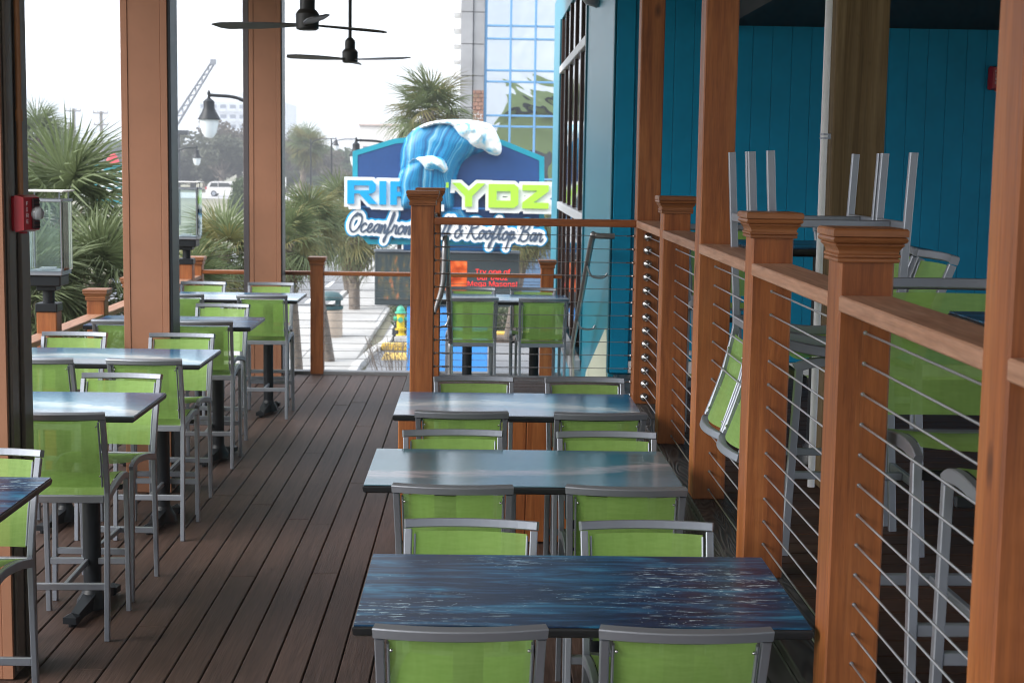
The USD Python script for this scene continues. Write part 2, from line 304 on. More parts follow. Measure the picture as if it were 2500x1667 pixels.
lantern_glass = mat('lantern_glass', {'t': ('transparent_bsdf', {'color': (0.94, 0.975, 0.975)}), 'd': ('diffuse_bsdf', {'color': (0.55, 0.68, 0.7)}), 'g': ('glossy_bsdf', {'roughness': 0.03, 'color': (0.9, 0.95, 0.95)}), 'f': ('fresnel', {'IOR': 1.3}), 'm0': ('mix_closure', {'fac': 0.025}), 'm': ('mix_closure', {})},
                    [('t.BSDF', 'm0.closure1'), ('d.BSDF', 'm0.closure2'), ('f.fac', 'm.fac'), ('m0.closure', 'm.closure1'), ('g.BSDF', 'm.closure2')], 'm.closure')
dark_glass = plain('dark_window_glass', (0.015, 0.017, 0.02), 0.03, spec=1.0)
mirror_glass = mat('mirror_glass', {'tc': ('texture_coordinate', {}), 'n': ('noise_texture', {'scale': 0.5, 'detail': 2.0, 'distortion': 0.6}), 'b': ('bump', {'strength': 0.07, 'distance': 0.3}),
                    'g': ('glossy_bsdf', {'color': (0.80, 0.84, 0.87), 'roughness': 0.02})}, [('tc.object', 'n.vector'), ('n.fac', 'b.height'), ('b.normal', 'g.normal')], 'g.BSDF')
blue_frame = plain('blue_mullion', (0.13, 0.30, 0.52), 0.45)
concrete_m = plain('concrete_panel', (0.28, 0.28, 0.29), 0.8, bump=0.1, bscale=3, var=0.2, vscale=0.7)
brick_m = plain('reddish_brick', (0.27, 0.15, 0.11), 0.85, var=0.3, vscale=3)
siding_blue = plain('blue_siding', (0.09, 0.16, 0.27), 0.55)
olive_m = plain('olive_facade', (0.21, 0.27, 0.10), 0.7)
asphalt_m = plain('asphalt', (0.17, 0.17, 0.175), 0.85, var=0.18, vscale=0.35)
walk_m = plain('sidewalk_concrete', (0.34, 0.33, 0.315), 0.85, var=0.14, vscale=0.8)
kerb_m = plain('kerb_concrete', (0.42, 0.41, 0.39), 0.8, var=0.1, vscale=1)
yellow_m = plain('yellow_kerb_paint', (0.62, 0.40, 0.07), 0.6, var=0.2, vscale=2)
paint_m = plain('white_road_paint', (0.7, 0.7, 0.7), 0.7)
mulch_m = plain('mulch', (0.10, 0.07, 0.05), 0.95, var=0.4, vscale=5)
grass_m = plain('verge_ground', (0.16, 0.15, 0.10), 0.95, var=0.35, vscale=0.2)
def leafy(name, a, b, trans=0.3):
    return mat(name, {'oi': ('geometry', {}), 'r': ('rgb_ramp', {'ramp': [(0.0, a), (1.0, b)]}), 'd': ('principled_bsdf', {'roughness': 0.55, 'specular_ior_level': 0.3}), 't': ('translucent_bsdf', {}), 'm': ('mix_closure', {'fac': trans})},
               [('oi.random_per_island', 'r.fac'), ('r.color', 'd.base_color'), ('r.color', 't.color'), ('d.BSDF', 'm.closure1'), ('t.BSDF', 'm.closure2')], 'm.closure')
palm_m = leafy('palm_leaf', (0.12, 0.15, 0.065), (0.31, 0.34, 0.17))
palm_y = leafy('palm_leaf_olive', (0.18, 0.165, 0.06), (0.38, 0.34, 0.14))
palm_dead = leafy('palm_leaf_dry', (0.17, 0.11, 0.06), (0.34, 0.25, 0.15), 0.2)
oak_a = leafy('tree_leaf_grey_green', (0.075, 0.08, 0.05), (0.17, 0.17, 0.11))
oak_b = leafy('tree_leaf_brownish', (0.11, 0.09, 0.065), (0.21, 0.18, 0.13))
oak_c = leafy('tree_leaf_green', (0.065, 0.09, 0.04), (0.16, 0.18, 0.085))
bark_m = plain('bark', (0.13, 0.105, 0.085), 0.9, var=0.35, vscale=5)
boot_m = plain('palm_boots', (0.24, 0.20, 0.15), 0.9, var=0.5, vscale=7, bump=0.6, bscale=12)

# ------------------------------------------------------------------ ground, street
def grid_ground():
    xs = np.array([-700, -400, -120, -40, 0, 40, 120, 400, 700.]); ys = np.array([-80, -20, 30, 60, 100, 140, 190, 260, 400, 900.])
    zz = np.interp(ys, [100, 190, 400, 2500], [-3.05, -2.0, -1.4, -1.4])
    V = [(x, y, z) for y, z in zip(ys, zz) for x in xs]; n = len(xs); Fq = [(j * n + i, j * n + i + 1, (j + 1) * n + i + 1, (j + 1) * n + i) for j in range(len(ys) - 1) for i in range(n - 1)]
    return (np.array(V), np.array(Fq))
tag(obj('ground', grid_ground(), grass_m), kind='structure')
def sheet(poly, z, t=0.0):
    m = extrude(poly, max(t, 0.002)); m.apply_translation((0, 0, z - max(t, 0.002))); return m
tag(obj('road', sheet(sbox(-15.5, 30, -5.6, 104), -3.04), asphalt_m), kind='structure')
def strip_up(x0, x1, ys, zo):
    zz = np.interp(ys, [100, 190, 400, 2500], [-3.05, -2.0, -1.4, -1.4]) + zo; V = [(x, y, z) for y, z in zip(ys, zz) for x in (x0, x1)]
    return (np.array(V), np.array([(2 * i, 2 * i + 1, 2 * i + 3, 2 * i + 2) for i in range(len(ys) - 1)]))
tag(obj('road', strip_up(-15.5, -5.6, np.array([104., 140, 190, 260]), 0.01), asphalt_m), kind='structure')
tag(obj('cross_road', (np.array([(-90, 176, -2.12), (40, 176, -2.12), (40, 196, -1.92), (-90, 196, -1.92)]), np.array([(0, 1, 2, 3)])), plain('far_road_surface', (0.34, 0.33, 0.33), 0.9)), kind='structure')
for k in range(9):
    y0 = 58 + k * 7.6
    if y0 < 98: tag(obj('lane_marking', sheet(sbox(-6.62, y0, -6.45, y0 + 3.0), -3.036), paint_m), kind='structure')
walk = thing('sidewalk', kind='structure')
ky = [(-5.4, 24), (-5.4, 36)]
cols = [-9.2, -7.7, -6.2, -4.7, -3.25]
for j in range(12):
    for i in range(4):
        y0, y1 = 30 + j * 2.1, 30 + (j + 1) * 2.1
        if i < 3 and y0 > 50: continue
        if i == 3 and j > 8: continue
        obj('slab', pbox(cols[i] + .012, cols[i + 1] - .012, y0 + .012, y1 - .012, -3.1, -2.9 + rng.uniform(-.003, .003)), walk_m, walk)
for j in range(18):
    y0, y1 = 50 + j * 2.6, 50 + (j + 1) * 2.6
    obj('slab', pbox(-5.2, -3.4, y0 + .012, y1 - .012, -3.1, -2.9 + rng.uniform(-.003, .003)), walk_m, walk)
obj('slab_base', pbox(-9.2, -3.25, 30, 55.4, -3.1, -2.93), kerb_m, walk)
kb = thing('kerb', kind='structure')
obj('kerb_edge', extrude(LineString([(-3.15, 30), (-3.15, 39.5), (-2.95, 42.4), (-2.7, 44.6), (-2.62, 52), (-3.2, 60), (-3.2, 98)]).buffer(0.11, cap_style=2), 0.24).apply_translation((0, 0, -3.1)), kerb_m, kb)
obj('kerb_edge', extrude(LineString([(-5.45, 55), (-5.45, 100)]).buffer(0.1, cap_style=2), 0.22).apply_translation((0, 0, -3.1)), kerb_m, kb)
obj('parking_floor', pbox(-2.9, 14, 28, 52, -3.1, -2.98), asphalt_m, kb)
bed = obj('planting_bed', pbox(-2.5, 1.2, 45.3, 51.0, -3.05, -2.86), mulch_m); tag(bed, kind='structure')
yk = obj('yellow_kerb', xbox(-2.75, -1.62, 43.0, 43.35, -2.98, -2.78, .03), yellow_m); tag(yk, 'yellow painted kerb stop in front of the fire hydrant', 'kerb')
obj('kerb_edge', xbox(-2.5, -1.3, 45.0, 45.25, -2.98, -2.8, .03), kerb_m, kb)
yk2 = obj('yellow_kerb', xbox(-2.62, -1.62, 41.0, 42.6, -2.98, -2.972, .003), yellow_m); tag(yk2, 'yellow painted hatched patch on the parking floor', 'marking')
yk3 = obj('yellow_kerb', xbox(-0.3, 2.3, 46.4, 46.7, -2.98, -2.78, .03), yellow_m); tag(yk3, 'yellow painted kerb stop seen behind the far table', 'kerb')

# ------------------------------------------------------------------ lower deck
deck = thing('deck', kind='structure')
W_B = 0.151
x0 = -3.05
joints = {}
i = 0
x = -0.772 - 15 * W_B
while x < 0.95:
    ys = [-1.5]; y = rng.uniform(-1.2, 2.4)
    while y < 16.4: ys.append(y); y += rng.choice([2.44, 3.05, 3.66, 4.88])
    ys.append(16.55)
    for a, b in zip(ys[:-1], ys[1:]):
        xa, xb = x + .0035, x + W_B - .0035
        if xa > 0.9: continue
        if a > 9.18 and b < 10.4 and xa > -.48: continue
        obj('board', xbox(xa, min(xb, .915), a + .002, b - .002, -.026, rng.uniform(-.0015, .0008), .004), deck_m, deck)
    x += W_B
obj('joist_bed', pbox(-3.2, .92, -1.5, 16.6, -.3, -.06), black_m, deck)
obj('rim_board', xbox(-3.25, .92, 16.56, 16.7, -.35, .035, .006), plain('rim_trim', (0.2, 0.2, 0.21), .5), deck)
obj('rim_board', xbox(-3.28, -3.05, -1.5, 16.55, -.35, .004, .006), trim_m, deck)

# ------------------------------------------------------------------ upper floor, landing, stairs
Z1 = 0.87
up = thing('upper_floor', kind='structure')
for k in range(82):
    y = -1.5 + k * W_B
    if y + W_B > 10.5: break
    obj('board', xbox(1.10, 5.4, y + .003, y + W_B - .003, Z1 - .03, Z1 + rng.uniform(-.001, .001), .004), floor_m, up)
obj('floor_base', pbox(.96, 5.4, -1.5, 10.5, .0, Z1 - .06), black_m, up)
ty = [-1.5, 1.9, 5.2, 8.6, 10.45]
for a, b in zip(ty[:-1], ty[1:]):
    obj('trim_board', xbox(.925, 1.09, a + .002, b - .002, Z1 - .03, Z1 + .002, .004), trim_m, up)
    for j in range(6):
        obj('fascia_board', xbox(.922, .95, a + .002, b - .002, j * .14 + .006, j * .14 + .137, .004), trim_m, up)
ld = thing('landing', kind='structure')
for k in range(6):
    y = 9.36 + k * W_B
    obj('board', xbox(-.33, .92, y + .003, y + W_B - .003, Z1 - .03, Z1 + .0005, .004), deck_m, ld)
grey_trim = wood('grey_trim_board', (0.05, 0.046, 0.046), (0.085, 0.08, 0.08), (0.12, 0.11, 0.11), axis=1, rough=.55, bump=.4)
obj('trim_board', xbox(-.48, -.335, 9.17, 10.36, Z1 - .03, Z1, .004), grey_trim, ld)
obj('trim_board', xbox(-.33, .92, 9.17, 9.355, Z1 - .03, Z1, .004), grey_trim, ld)
obj('trim_board', xbox(-.33, .92, 10.272, 10.36, Z1 - .03, Z1, .004), grey_trim, ld)
obj('landing_core', pbox(-.45, .92, 9.2, 10.33, .01, Z1 - .04), black_m, ld)
for k in range(9):
    xa = -.482 + k * .1555
    obj('panel_board', xbox(xa, xa + .153, 9.168, 9.192, .012, Z1 - .035, .004), cedar_z, ld)
for k in range(7):
    ya = 9.2 + k * .16
    obj('panel_board', xbox(-.478, -.456, ya, ya + .157, .012, Z1 - .035, .004), cedar_z, ld)
st = thing('stairs', kind='structure')
for k in range(4):
    z = Z1 * (4 - k) / 5; y = 10.37 + k * .29
    obj('tread', xbox(-.3, .88, y, y + .31, z - .035, z, .006), deck_m, st)
    obj('riser', xbox(-.3, .88, y, y + .02, z - Z1 / 5 + .001, z - .036, .003), grey_trim, st)

# ------------------------------------------------------------------ restaurant building
bld = thing('restaurant_building', 'teal restaurant building with grooved wall, tall side windows and black ceiling', 'building')
def part(name, parent=bld): return thing(name, parent=parent)
iw = part('interior_wall')
gx = 1.036
obj('backing', pbox(1.0, 5.4, 10.575, 10.7, Z1, 4.3), black_m, iw)
while gx < 5.4:
    obj('plank', xbox(gx + .001, gx + .133 - .001, 10.55, 10.58, Z1 + .09, 4.3, .002), teal_m, iw)
    gx += .133
obj('baseboard', xbox(.93, 5.4, 10.535, 10.549, Z1 + .002, Z1 + .085, .003), white_m, iw)
obj('corner_board', xbox(.905, 1.034, 10.53, 10.58, Z1, 4.3, .005), teal_m, iw)
obj('side_wall', pbox(5.4, 5.6, 8.2, 10.7, 0, 4.3), ceiling_m, bld)
obj('ceiling', pbox(1.66, 5.4, -1.5, 10.54, 3.25, 3.4), ceiling_m, bld)
obj('ceiling_fascia', pbox(1.60, 1.658, -1.5, 10.54, 3.22, 4.3), ceiling_m, bld)
obj('roof', pbox(-3.7, 5.6, -4.5, 17.0, 4.3, 4.55), roof_m, bld)
obj('recessed_light', lathe([(.0, 3.246), (.05, 3.246), (.06, 3.25)], 14, (2.15, 9.35, 0)), mat('downlight_glow', {'e': ('emission', {'color': (1, .62, .35), 'strength': 0.9})}, [], 'e.emission'), bld)
# side wall with windows, running away along x = 0.9
ex = part('window_wall')
def wpan(y0, y1, z0, z1, name='wall_panel', m=teal_out, x0=.9, x1=1.1): return obj(name, xbox(x0, x1, y0, y1, z0, z1, .003), m, ex)
wpan(10.585, 13.35, -.3, 4.3); wpan(17.95, 19.6, -3.0, 4.3); wpan(13.352, 17.948, -3.0, .55, m=teal_out); wpan(13.352, 17.948, 3.95, 4.3)
wpan(13.35, 13.44, .6, 3.95, 'frame_trim', plain('deep_teal_trim', (0.002, 0.13, 0.19), .4), .885, .92)
wpan(17.86, 17.95, .6, 3.95, 'frame_trim', '/World/Looks/deep_teal_trim', .885, .92)
wpan(10.53, 10.6, Z1, 4.3, 'corner_trim', '/World/Looks/deep_teal_trim', .888, .9)
obj('stucco_base', extrude(Polygon([(10.62, 0.0), (10.62, 1.1), (10.75, 1.16), (12.6, 1.05 - .45), (13.3, .12), (13.3, 0)]), .012).apply_transform(np.array([[0, 0, -1, .9], [1, 0, 0, 0], [0, 1, 0, 0], [0, 0, 0, 1.]])), cream_m, ex)
obj('window_sill', xbox(.80, .898, 13.4, 17.9, .50, .60, .008), plain('sill_metal', (.42, .43, .45), .4), ex)
for z in (1.79, 3.33): obj('mullion', xbox(.882, .93, 13.45, 17.85, z, z + .085, .006), white_alu, ex)
ym = [13.45, 14.35, 15.25, 16.15, 17.0, 17.85]
for k, y in enumerate(ym):
    for (a, b) in ((.6, 1.788), (1.878, 3.328), (3.418, 3.95)):
        obj('mullion', xbox(.903, .95, max(13.442, y - .04), min(y + .04, 17.858), a, b, .005), frame_brown, ex)
for k in range(5):
    for (a, b) in ((.6, 1.79), (1.875, 3.33), (3.415, 3.95)):
        obj('pane', pbox(.922, .928, ym[k] + .041, ym[k + 1] - .041, a, b), dark_glass, ex)
obj('inner_backing', pbox(1.09, 1.12, 13.3, 18.0, -1, 4.3), ceiling_m, ex)
# street front, facing the glass tower
obj('street_front', pbox(1.1, 16, 19.3, 19.6, -3.05, 7.5), olive_m, bld)
for k in range(4):
    obj('street_window', xbox(2.2 + k * 3.2, 4.6 + k * 3.2, 19.59, 19.64, -.2, 3.0, .01), dark_glass, bld)
obj('street_awning', xbox(1.4, 15, 19.6, 20.6, 5.6, 6.1, .03), ceiling_m, bld)
obj('street_base', xbox(1.1, 16, 19.6, 19.66, -3.05, -1.2, .01), teal_out, bld)
# wall lamp at the top of the window wall
wl = thing('wall_lamp', 'grey half round wall lamp on the teal side wall at the top edge', 'lamp', tuple(at(1370, 4, 12.2) + np.array([0, 0, .02])))
obj('back_plate', xbox(.02, .06, -.1, .1, -.08, .25, .006), black_m, wl)
obj('lamp_bowl', trimesh.Trimesh(*(lambda m: (m.vertices, m.faces))(lathe([(.001, -.07), (.09, -.04), (.14, .03), (.16, .12), (.16, .2)], 16))), alu, wl, 40)

# ------------------------------------------------------------------ columns (wrapped), shade tracks
def wrapped_column(name, label, x1, y0, w, d, track):
    c = thing(name, label, 'column', (x1 - w / 2, y0 + d / 2, 0))
    obj('core', pbox(-w / 2 + .012, w / 2 - .012, -d / 2 + .012, d / 2 - .012, .0, 4.3), column_m, c)
    s = .045
    obj('face_board', xbox(-w / 2 + s + .002, w / 2 - s - .002, -d / 2 + .004, -d / 2 + .016, .004, 4.29, .002), column_m, c)
    for sx in (-1, 1):
        a, b = sorted((sx * w / 2, sx * (w / 2 - s)))
        obj('corner_board', xbox(a, b, -d / 2, -d / 2 + .02, .004, 4.29, .002), column_m, c)
        a, b = sorted((sx * w / 2, sx * (w / 2 - .014)))
        obj('side_board', xbox(a, b, -d / 2 + .021, d / 2, .004, 4.29, .002), steel_dark if track == 'wide' and sx > 0 else column_m, c)
    if track == 'right':
        obj('shade_track', xbox(w / 2 + .001, w / 2 + .02, -d / 2 + .015, d / 2 - .01, .03, 4.29, .004), track_m, c)
    if track == 'left':
        obj('shade_track', xbox(-w / 2 - .062, -w / 2 - .003, -d / 2 + .0, d / 2 - .14, .03, 4.29, .004), plain('track_grey', (.10, .085, .09), .45, .2), c)
        obj('shade_track', xbox(w / 2 + .001, w / 2 + .012, -d / 2 + .015, d / 2 - .03, .03, 4.29, .004), track_m, c)
    if track == 'wide':
        obj('shade_track', xbox(w / 2 + .002, w / 2 + .022, .03, d / 2 + .0, .03, 4.29, .004), steel_dark, c)
        obj('shade_track', xbox(w / 2 + .002, w / 2 + .016, -d / 2 + .03, -.03, .03, 4.29, .004), steel_dark, c)
    return c
wrapped_column('wrapped_column', 'brown wrapped column cut by the left edge of the picture, carrying the fire alarm', -2.04, 6.62, .33, .31, 'wide')
wrapped_column('wrapped_column', 'broad brown wrapped column between the two glass lanterns', -2.118, 10.50, .31, .27, 'right')
wrapped_column('wrapped_column', 'farther brown wrapped column at the corner of the deck left of the big sign', -2.10, 16.25, .33, .3, 'left')
pz = thing('alarm_conduit', 'brown painted conduit pipe running down to the fire alarm', 'pipe', (-1.998, 6.74, 0))
obj('pipe', tube([(0, 0, 2.13), (0, 0, 4.29)], .0125, 10), plain('brown_pipe', (.32, .13, .045), .45), pz, 40)
for z in (2.45, 3.1): obj('coupling', tube([(0, 0, z), (0, 0, z + .05)], .0165, 10), '/World/Looks/brown_pipe', pz, 40)

# ------------------------------------------------------------------ cedar posts, caps and cable railings
def cap_mesh(c, s=1.0):
    pr = [(.0705, 0), (.090, .001), (.092, .004), (.092, .011), (.088, .013), (.094, .016), (.094, .021), (.089, .024), (.090, .032), (.095, .040), (.101, .046), (.103, .048), (.103, .050), (.099, .052), (.108, .056), (.111, .062), (.108, .068), (.104, .070), (.112, .072), (.112, .088), (.107, .093)]
    return sqlathe([(max(r * .87, .0705), z * .95) for r, z in pr], c)
def cedar_post(parent, x, y, z0, z1, cap=True, name='post', ztop=None):
    p = obj(name, xbox(x - .07, x + .07, y - .07, y + .07, z0, z1, .005), cedar_z, parent)
    if cap: obj('cap', cap_mesh((x, y, z1 - .03)), cap_m, p)
    return p
def cable(parent, p0, p1, r=.0032): obj('cable', tube([p0, p1], r, 6), cable_m, parent)
PY = {'near': 1.43, 'F': 2.73, 'E': 4.01, 'D': 5.30, 'C': 6.575, 'B': 7.89, 'A': 9.225}
RX = 1.0
tp = {}
for key, lab in (('F', 'tall cedar post at the right edge of the picture, nearest of the tall posts'), ('C', 'tall cedar post in the middle of the cable railing, right of the dark one'), ('A', 'tall cedar post at the landing corner with steel cable fittings')):
    t = thing('timber_post', lab, 'post', (RX, PY[key], 0)); tp[key] = t
    obj('post_shaft', xbox(-.07, .07, -.07, .07, Z1 + .002, 4.29, .005), cedar_z, t)
rl = thing('cable_railing', 'long cedar and steel cable railing between the tables and the raised floor', 'railing')
for k in ('near', 'E', 'D', 'B'): cedar_post(rl, RX, PY[k], Z1 + .002, 2.09)
order = ['near', 'F', 'E', 'D', 'C', 'B', 'A']
CZ = [0.915 + .0803 * k for k in range(13)]
for a, b in zip(order[:-1], order[1:]):
    obj('hand_rail', xbox(RX - .072, RX + .066, PY[a] + .0705, PY[b] - .0705, 1.933, 1.975, .004), cedar_y, rl)
    for z in CZ: cable(rl, (RX, PY[a] + .06, z), (RX, PY[b] - .06, z))
    for z in CZ:
        if b != 'A': obj('ferrule', tube([(RX, PY[b] - .074, z), (RX, PY[b] - .066, z)], .006, 8), steel, rl, 40)
for z in CZ:
    obj('dome_fitting', lathe([(.027, 0), (.026, .010), (.020, .021), (.010, .027), (.005, .030), (.004, .06)], 16).apply_transform(np.array([[1, 0, 0, RX], [0, 0, -1, PY['A'] - .0705], [0, 1, 0, z], [0, 0, 0, 1.]])), steel, rl, 50)
lr = thing('cable_railing', 'cable railing closing the landing between two posts, in front of the sign', 'railing')
P0 = (-.345, 9.24); P0b = (-.335, 10.27)
cedar_post(lr, *P0, Z1 + .002, 2.075); cedar_post(lr, *P0b, Z1 + .002, 2.075)
obj('cross_rail', xbox(P0[0] + .0705, RX - .0705, 9.17, 9.30, 1.933, 1.975, .004), cedar_x, lr)
obj('hand_rail', xbox(P0[0] - .06, P0[0] + .06, P0[1] + .0705, P0b[1] - .0705, 1.933, 1.975, .004), cedar_y, lr)
for z in CZ:
    cable(lr, (P0[0] + .06, 9.235, z), (RX - .06, 9.235, z), .0024)
    cable(lr, (P0[0] + .0, P0[1] + .06, z), (P0b[0], P0b[1] - .06, z), .0024)
    obj('turnbuckle', cat_([tube([(P0[0] + .0705, 9.235, z), (P0[0] + .12, 9.235, z)], .0036, 6), tube([(P0[0] + .12, 9.235, z), (P0[0] + .165, 9.235, z)], .0055, 6), ball((P0[0] + .077, 9.235, z), .008)]), steel, lr, 40)
    obj('turnbuckle', cat_([tube([(RX - .12, 9.235, z), (RX - .0705, 9.235, z)], .0042, 6), ball((RX - .077, 9.235, z), .009)]), steel, lr, 40)
# handrails of the stairs
hr = thing('stair_handrail', 'looped galvanised handrail at the left side of the stair behind the cables', 'handrail')
obj('pipe', tube(smooth_path([(-.30, 10.22, 1.30), (-.245, 10.2, 1.5), (-.235, 10.2, 1.72), (-.232, 10.23, 1.79), (-.23, 10.32, 1.80), (-.228, 10.45, 1.74), (-.228, 11.1, 1.42), (-.228, 12.1, .93), (-.228, 12.2, .82), (-.228, 12.2, .4)], 5), .0205, 10), pipe_m, hr, 60)
for y, z in ((10.6, 1.63), (11.6, 1.15)): obj('bracket', tube(smooth_path([(-.228, y, z), (-.25, y, z - .07), (-.30, y, z - .09)], 4), .008, 8), pipe_m, hr, 60)
hr2 = thing('stair_handrail', 'galvanised handrail on the teal wall at the right side of the stair', 'handrail')
obj('pipe', tube(smooth_path([(.895, 10.25, 1.83), (.80, 10.25, 1.83), (.765, 10.26, 1.83), (.75, 10.33, 1.80), (.75, 11.2, 1.37), (.75, 12.1, .93), (.75, 12.25, .80), (.755, 12.25, .55), (.80, 12.25, .5), (.895, 12.25, .5)], 5), .0205, 10), pipe_m, hr2, 60)
for y, z in ((10.7, 1.6), (11.7, 1.13)):
    obj('bracket', tube(smooth_path([(.75, y, z), (.78, y, z - .07), (.86, y, z - .08), (.89, y, z - .05)], 4), .008, 8), pipe_m, hr2, 60)
# lower railings: far edge and left edge
br = thing('cable_railing', 'far cable railing along the end of the lower deck above the street', 'railing')
BX = [-3.06, -1.755, -.5, .73]
for x in BX[1:]: cedar_post(br, x, 16.62, .004, 1.215)
for a, b in zip(BX[:-1], BX[1:]):
    obj('cross_rail', xbox(a + .0705, b - .0705, 16.56, 16.68, 1.075, 1.115, .004), cedar_x, br)
    for k in range(12): cable(br, (a + .06, 16.62, .085 + .083 * k), (b - .06, 16.62, .085 + .083 * k), .0028)
obj('cross_rail', xbox(BX[-1] + .0705, .89, 16.56, 16.68, 1.075, 1.115, .004), cedar_x, br)
le = thing('cable_railing', 'left cable railing with glass lanterns in front of the palms', 'railing')
LX = -3.06
LY = [9.55, 10.94, 12.33, 13.6, 14.85, 16.08, 16.62]
for k, y in enumerate(LY): cedar_post(le, LX, y, .004, 1.21 if k in (1, 5) else 1.20, cap=k not in (1, 5))
for a, b in zip(LY[:-1], LY[1:]):
    obj('hand_rail', xbox(LX - .07, LX + .065, a + .0705, b - .0705, 1.02, 1.06, .004), cedar_y, le)
    for k in range(12): cable(le, (LX, a + .06, .08 + .078 * k), (LX, b - .06, .08 + .078 * k), .0028)
obj('hand_rail', xbox(LX - .07, LX + .065, 6.0, LY[0] - .0705, 1.02, 1.06, .004), cedar_y, le)

# glass lanterns on the left railing
def lantern(label, y):
    L = thing('glass_lantern', label, 'lantern', (LX, y, 1.21), group=None)
    obj('foot_plate', xbox(-.078, .078, -.078, .078, .001, .062, .006), black_m, L)
    obj('neck', tube([(0, 0, .062), (0, 0, .165)], .042, 14), black_m, L, 40)
    obj('collar', xbox(-.07, .07, -.07, .07, .15, .185, .006), black_m, L)
    obj('burner_box', xbox(-.115, .115, -.115, .115, .186, .262, .008), black_m, L)
    obj('tray', xbox(-.13, .13, -.13, .13, .263, .295, .004), alu, L)
    obj('burner', cat_([tube([(-.045 + .015 * i, -.04, .31), (-.045 + .015 * i, .04, .31)], .006, 6) for i in range(7)]), steel, L)
    h0, h1, w = .296, .775, .14
    for s in (-1, 1):
        obj('glass_pane', pbox(-w + .02, w - .02, s * w - .003, s * w + .003, h0, h1), lantern_glass, L)
        obj('glass_pane', pbox(s * w - .003, s * w + .003, -w + .02, w - .02, h0, h1), lantern_glass, L)
    for sx in (-1, 1):
        for sy in (-1, 1):
            obj('corner_rail', bar((sx * (w - .009), sy * (w - .009), h0), (sx * (w - .009), sy * (w - .009), h1 + .012), .012, .012), alu, L)
            obj('stand_off', tube([(sx * (w - .02), sy * (w - .02), h1 + .02), (sx * (w - .02), sy * (w - .02), .846)], .005, 6), alu, L)
    obj('top_frame', cat_([bar((-w, s * w, h1 + .012), (w, s * w, h1 + .012), .014, .018) for s in (-1, 1)] + [bar((s * w, -w + .01, h1 + .012), (s * w, w - .01, h1 + .012), .014, .017) for s in (-1, 1)]), alu, L)
    obj('top_plate', xbox(-.155, .155, -.155, .155, .847, .858, .003), white_m, L)
    return L
lantern('glass gas lantern on a rail post beside the fire alarm, nearer and larger of two', LY[1])
lantern('smaller glass gas lantern on a rail post seen between the two brown columns', LY[5])

# ------------------------------------------------------------------ bar stools
def stool_proto(label, loc, rz):
    t = thing('bar_stool', label, 'bar stool', loc, rz)
    lw, ld_ = .0245, .029
    prof = np.array([(-.226, .695), (-.16, .710), (-.06, .729), (.05, .741), (.12, .743), (.17, .738), (.205, .728), (.229, .716)])
    for s in (-1, 1):
        obj('leg', sweep_rect([(s * .202, .246, 0.0), (s * .202, .2145, .692)], lw, ld_), alu, t)
        rp = smooth_path([(s * .202, -.262, 0.0), (s * .202, -.242, .35), (s * .202, -.224, .66), (s * .203, -.229, .75), (s * .206, -.270, .92), (s * .2095, -.3285, 1.0855)], 4)
        obj('leg', sweep_rect(rp, lw, ld_), alu, t)
        obj('seat_rail', sweep_rect(smooth_path([(s * .202, y, z - .018) for y, z in prof], 3), .024, .036), alu, t)
        obj('sling_bar', sweep_rect([(s * .183, -.234, .745), (s * .184, -.264, .88), (s * .187, -.326, 1.07)], .007, .02), alu, t)
        for z, y in ((.80, -.245), (1.05, -.318)): obj('screw', ball((s * .178, y - .012, z), .005), steel, t, True)
    # curved top rail
    xs = np.linspace(-.212, .212, 13)
    bow = lambda x: -.032 * (1 - (x / .212) ** 2)
    obj('top_rail', sweep_rect([(x, -.333 + bow(x * .95), 1.103) for x in np.linspace(-.222, .222, 15)], .030, .031, side=(0, -.25, .97)), alu, t)
    # slings
    V, Fq = [], []; n = len(xs); zs = np.linspace(0, 1, 9)
    for k in zs:
        z = .742 + k * (1.078 - .742); y0 = np.interp(z, [.74, .92, 1.085], [-.230, -.270, -.330]); hw = .181 + .006 * k
        for x in np.linspace(-1, 1, n): V.append((x * hw, y0 + .9 * bow(x * .212) * (.35 + .65 * k) + .004, z))
    for j in range(8):
        for i_ in range(n - 1): Fq.append((j * n + i_, j * n + i_ + 1, (j + 1) * n + i_ + 1, (j + 1) * n + i_))
    obj('back_sling', (np.array(V), np.array(Fq)), sling_m, t, True)
    V, Fq = [], []; pp = smooth_path([(0, y, z) for y, z in prof[:-1]], 2)
    for p in pp:
        for x in np.linspace(-1, 1, 9): V.append((x * .189, p[1], p[2] + .002 - .012 * (1 - x * x)))
    for j in range(len(pp) - 1):
        for i_ in range(8): Fq.append((j * 9 + i_, j * 9 + i_ + 1, (j + 1) * 9 + i_ + 1, (j + 1) * 9 + i_))
    obj('seat_sling', (np.array(V), np.array(Fq)), sling_m, t, True)
    obj('cross_rail', bar((-.19, -.225, .683), (.19, -.225, .683), .024, .036), alu, t)
    obj('cross_rail', bar((-.19, .19, .655), (.19, .19, .655), .02, .026), black_m, t)
    obj('rung', bar((-.19, .2335, .262), (.19, .2335, .262), .02, .034), alu, t)
    obj('rung', bar((-.19, -.247, .262), (.19, -.247, .262), .02, .034), alu, t)
    obj('stretcher', bar((0, -.236, .262), (0, .223, .262), .02, .03), alu, t)
    return t
A, B = 0, 180     # A: back towards the camera, B: faces the camera
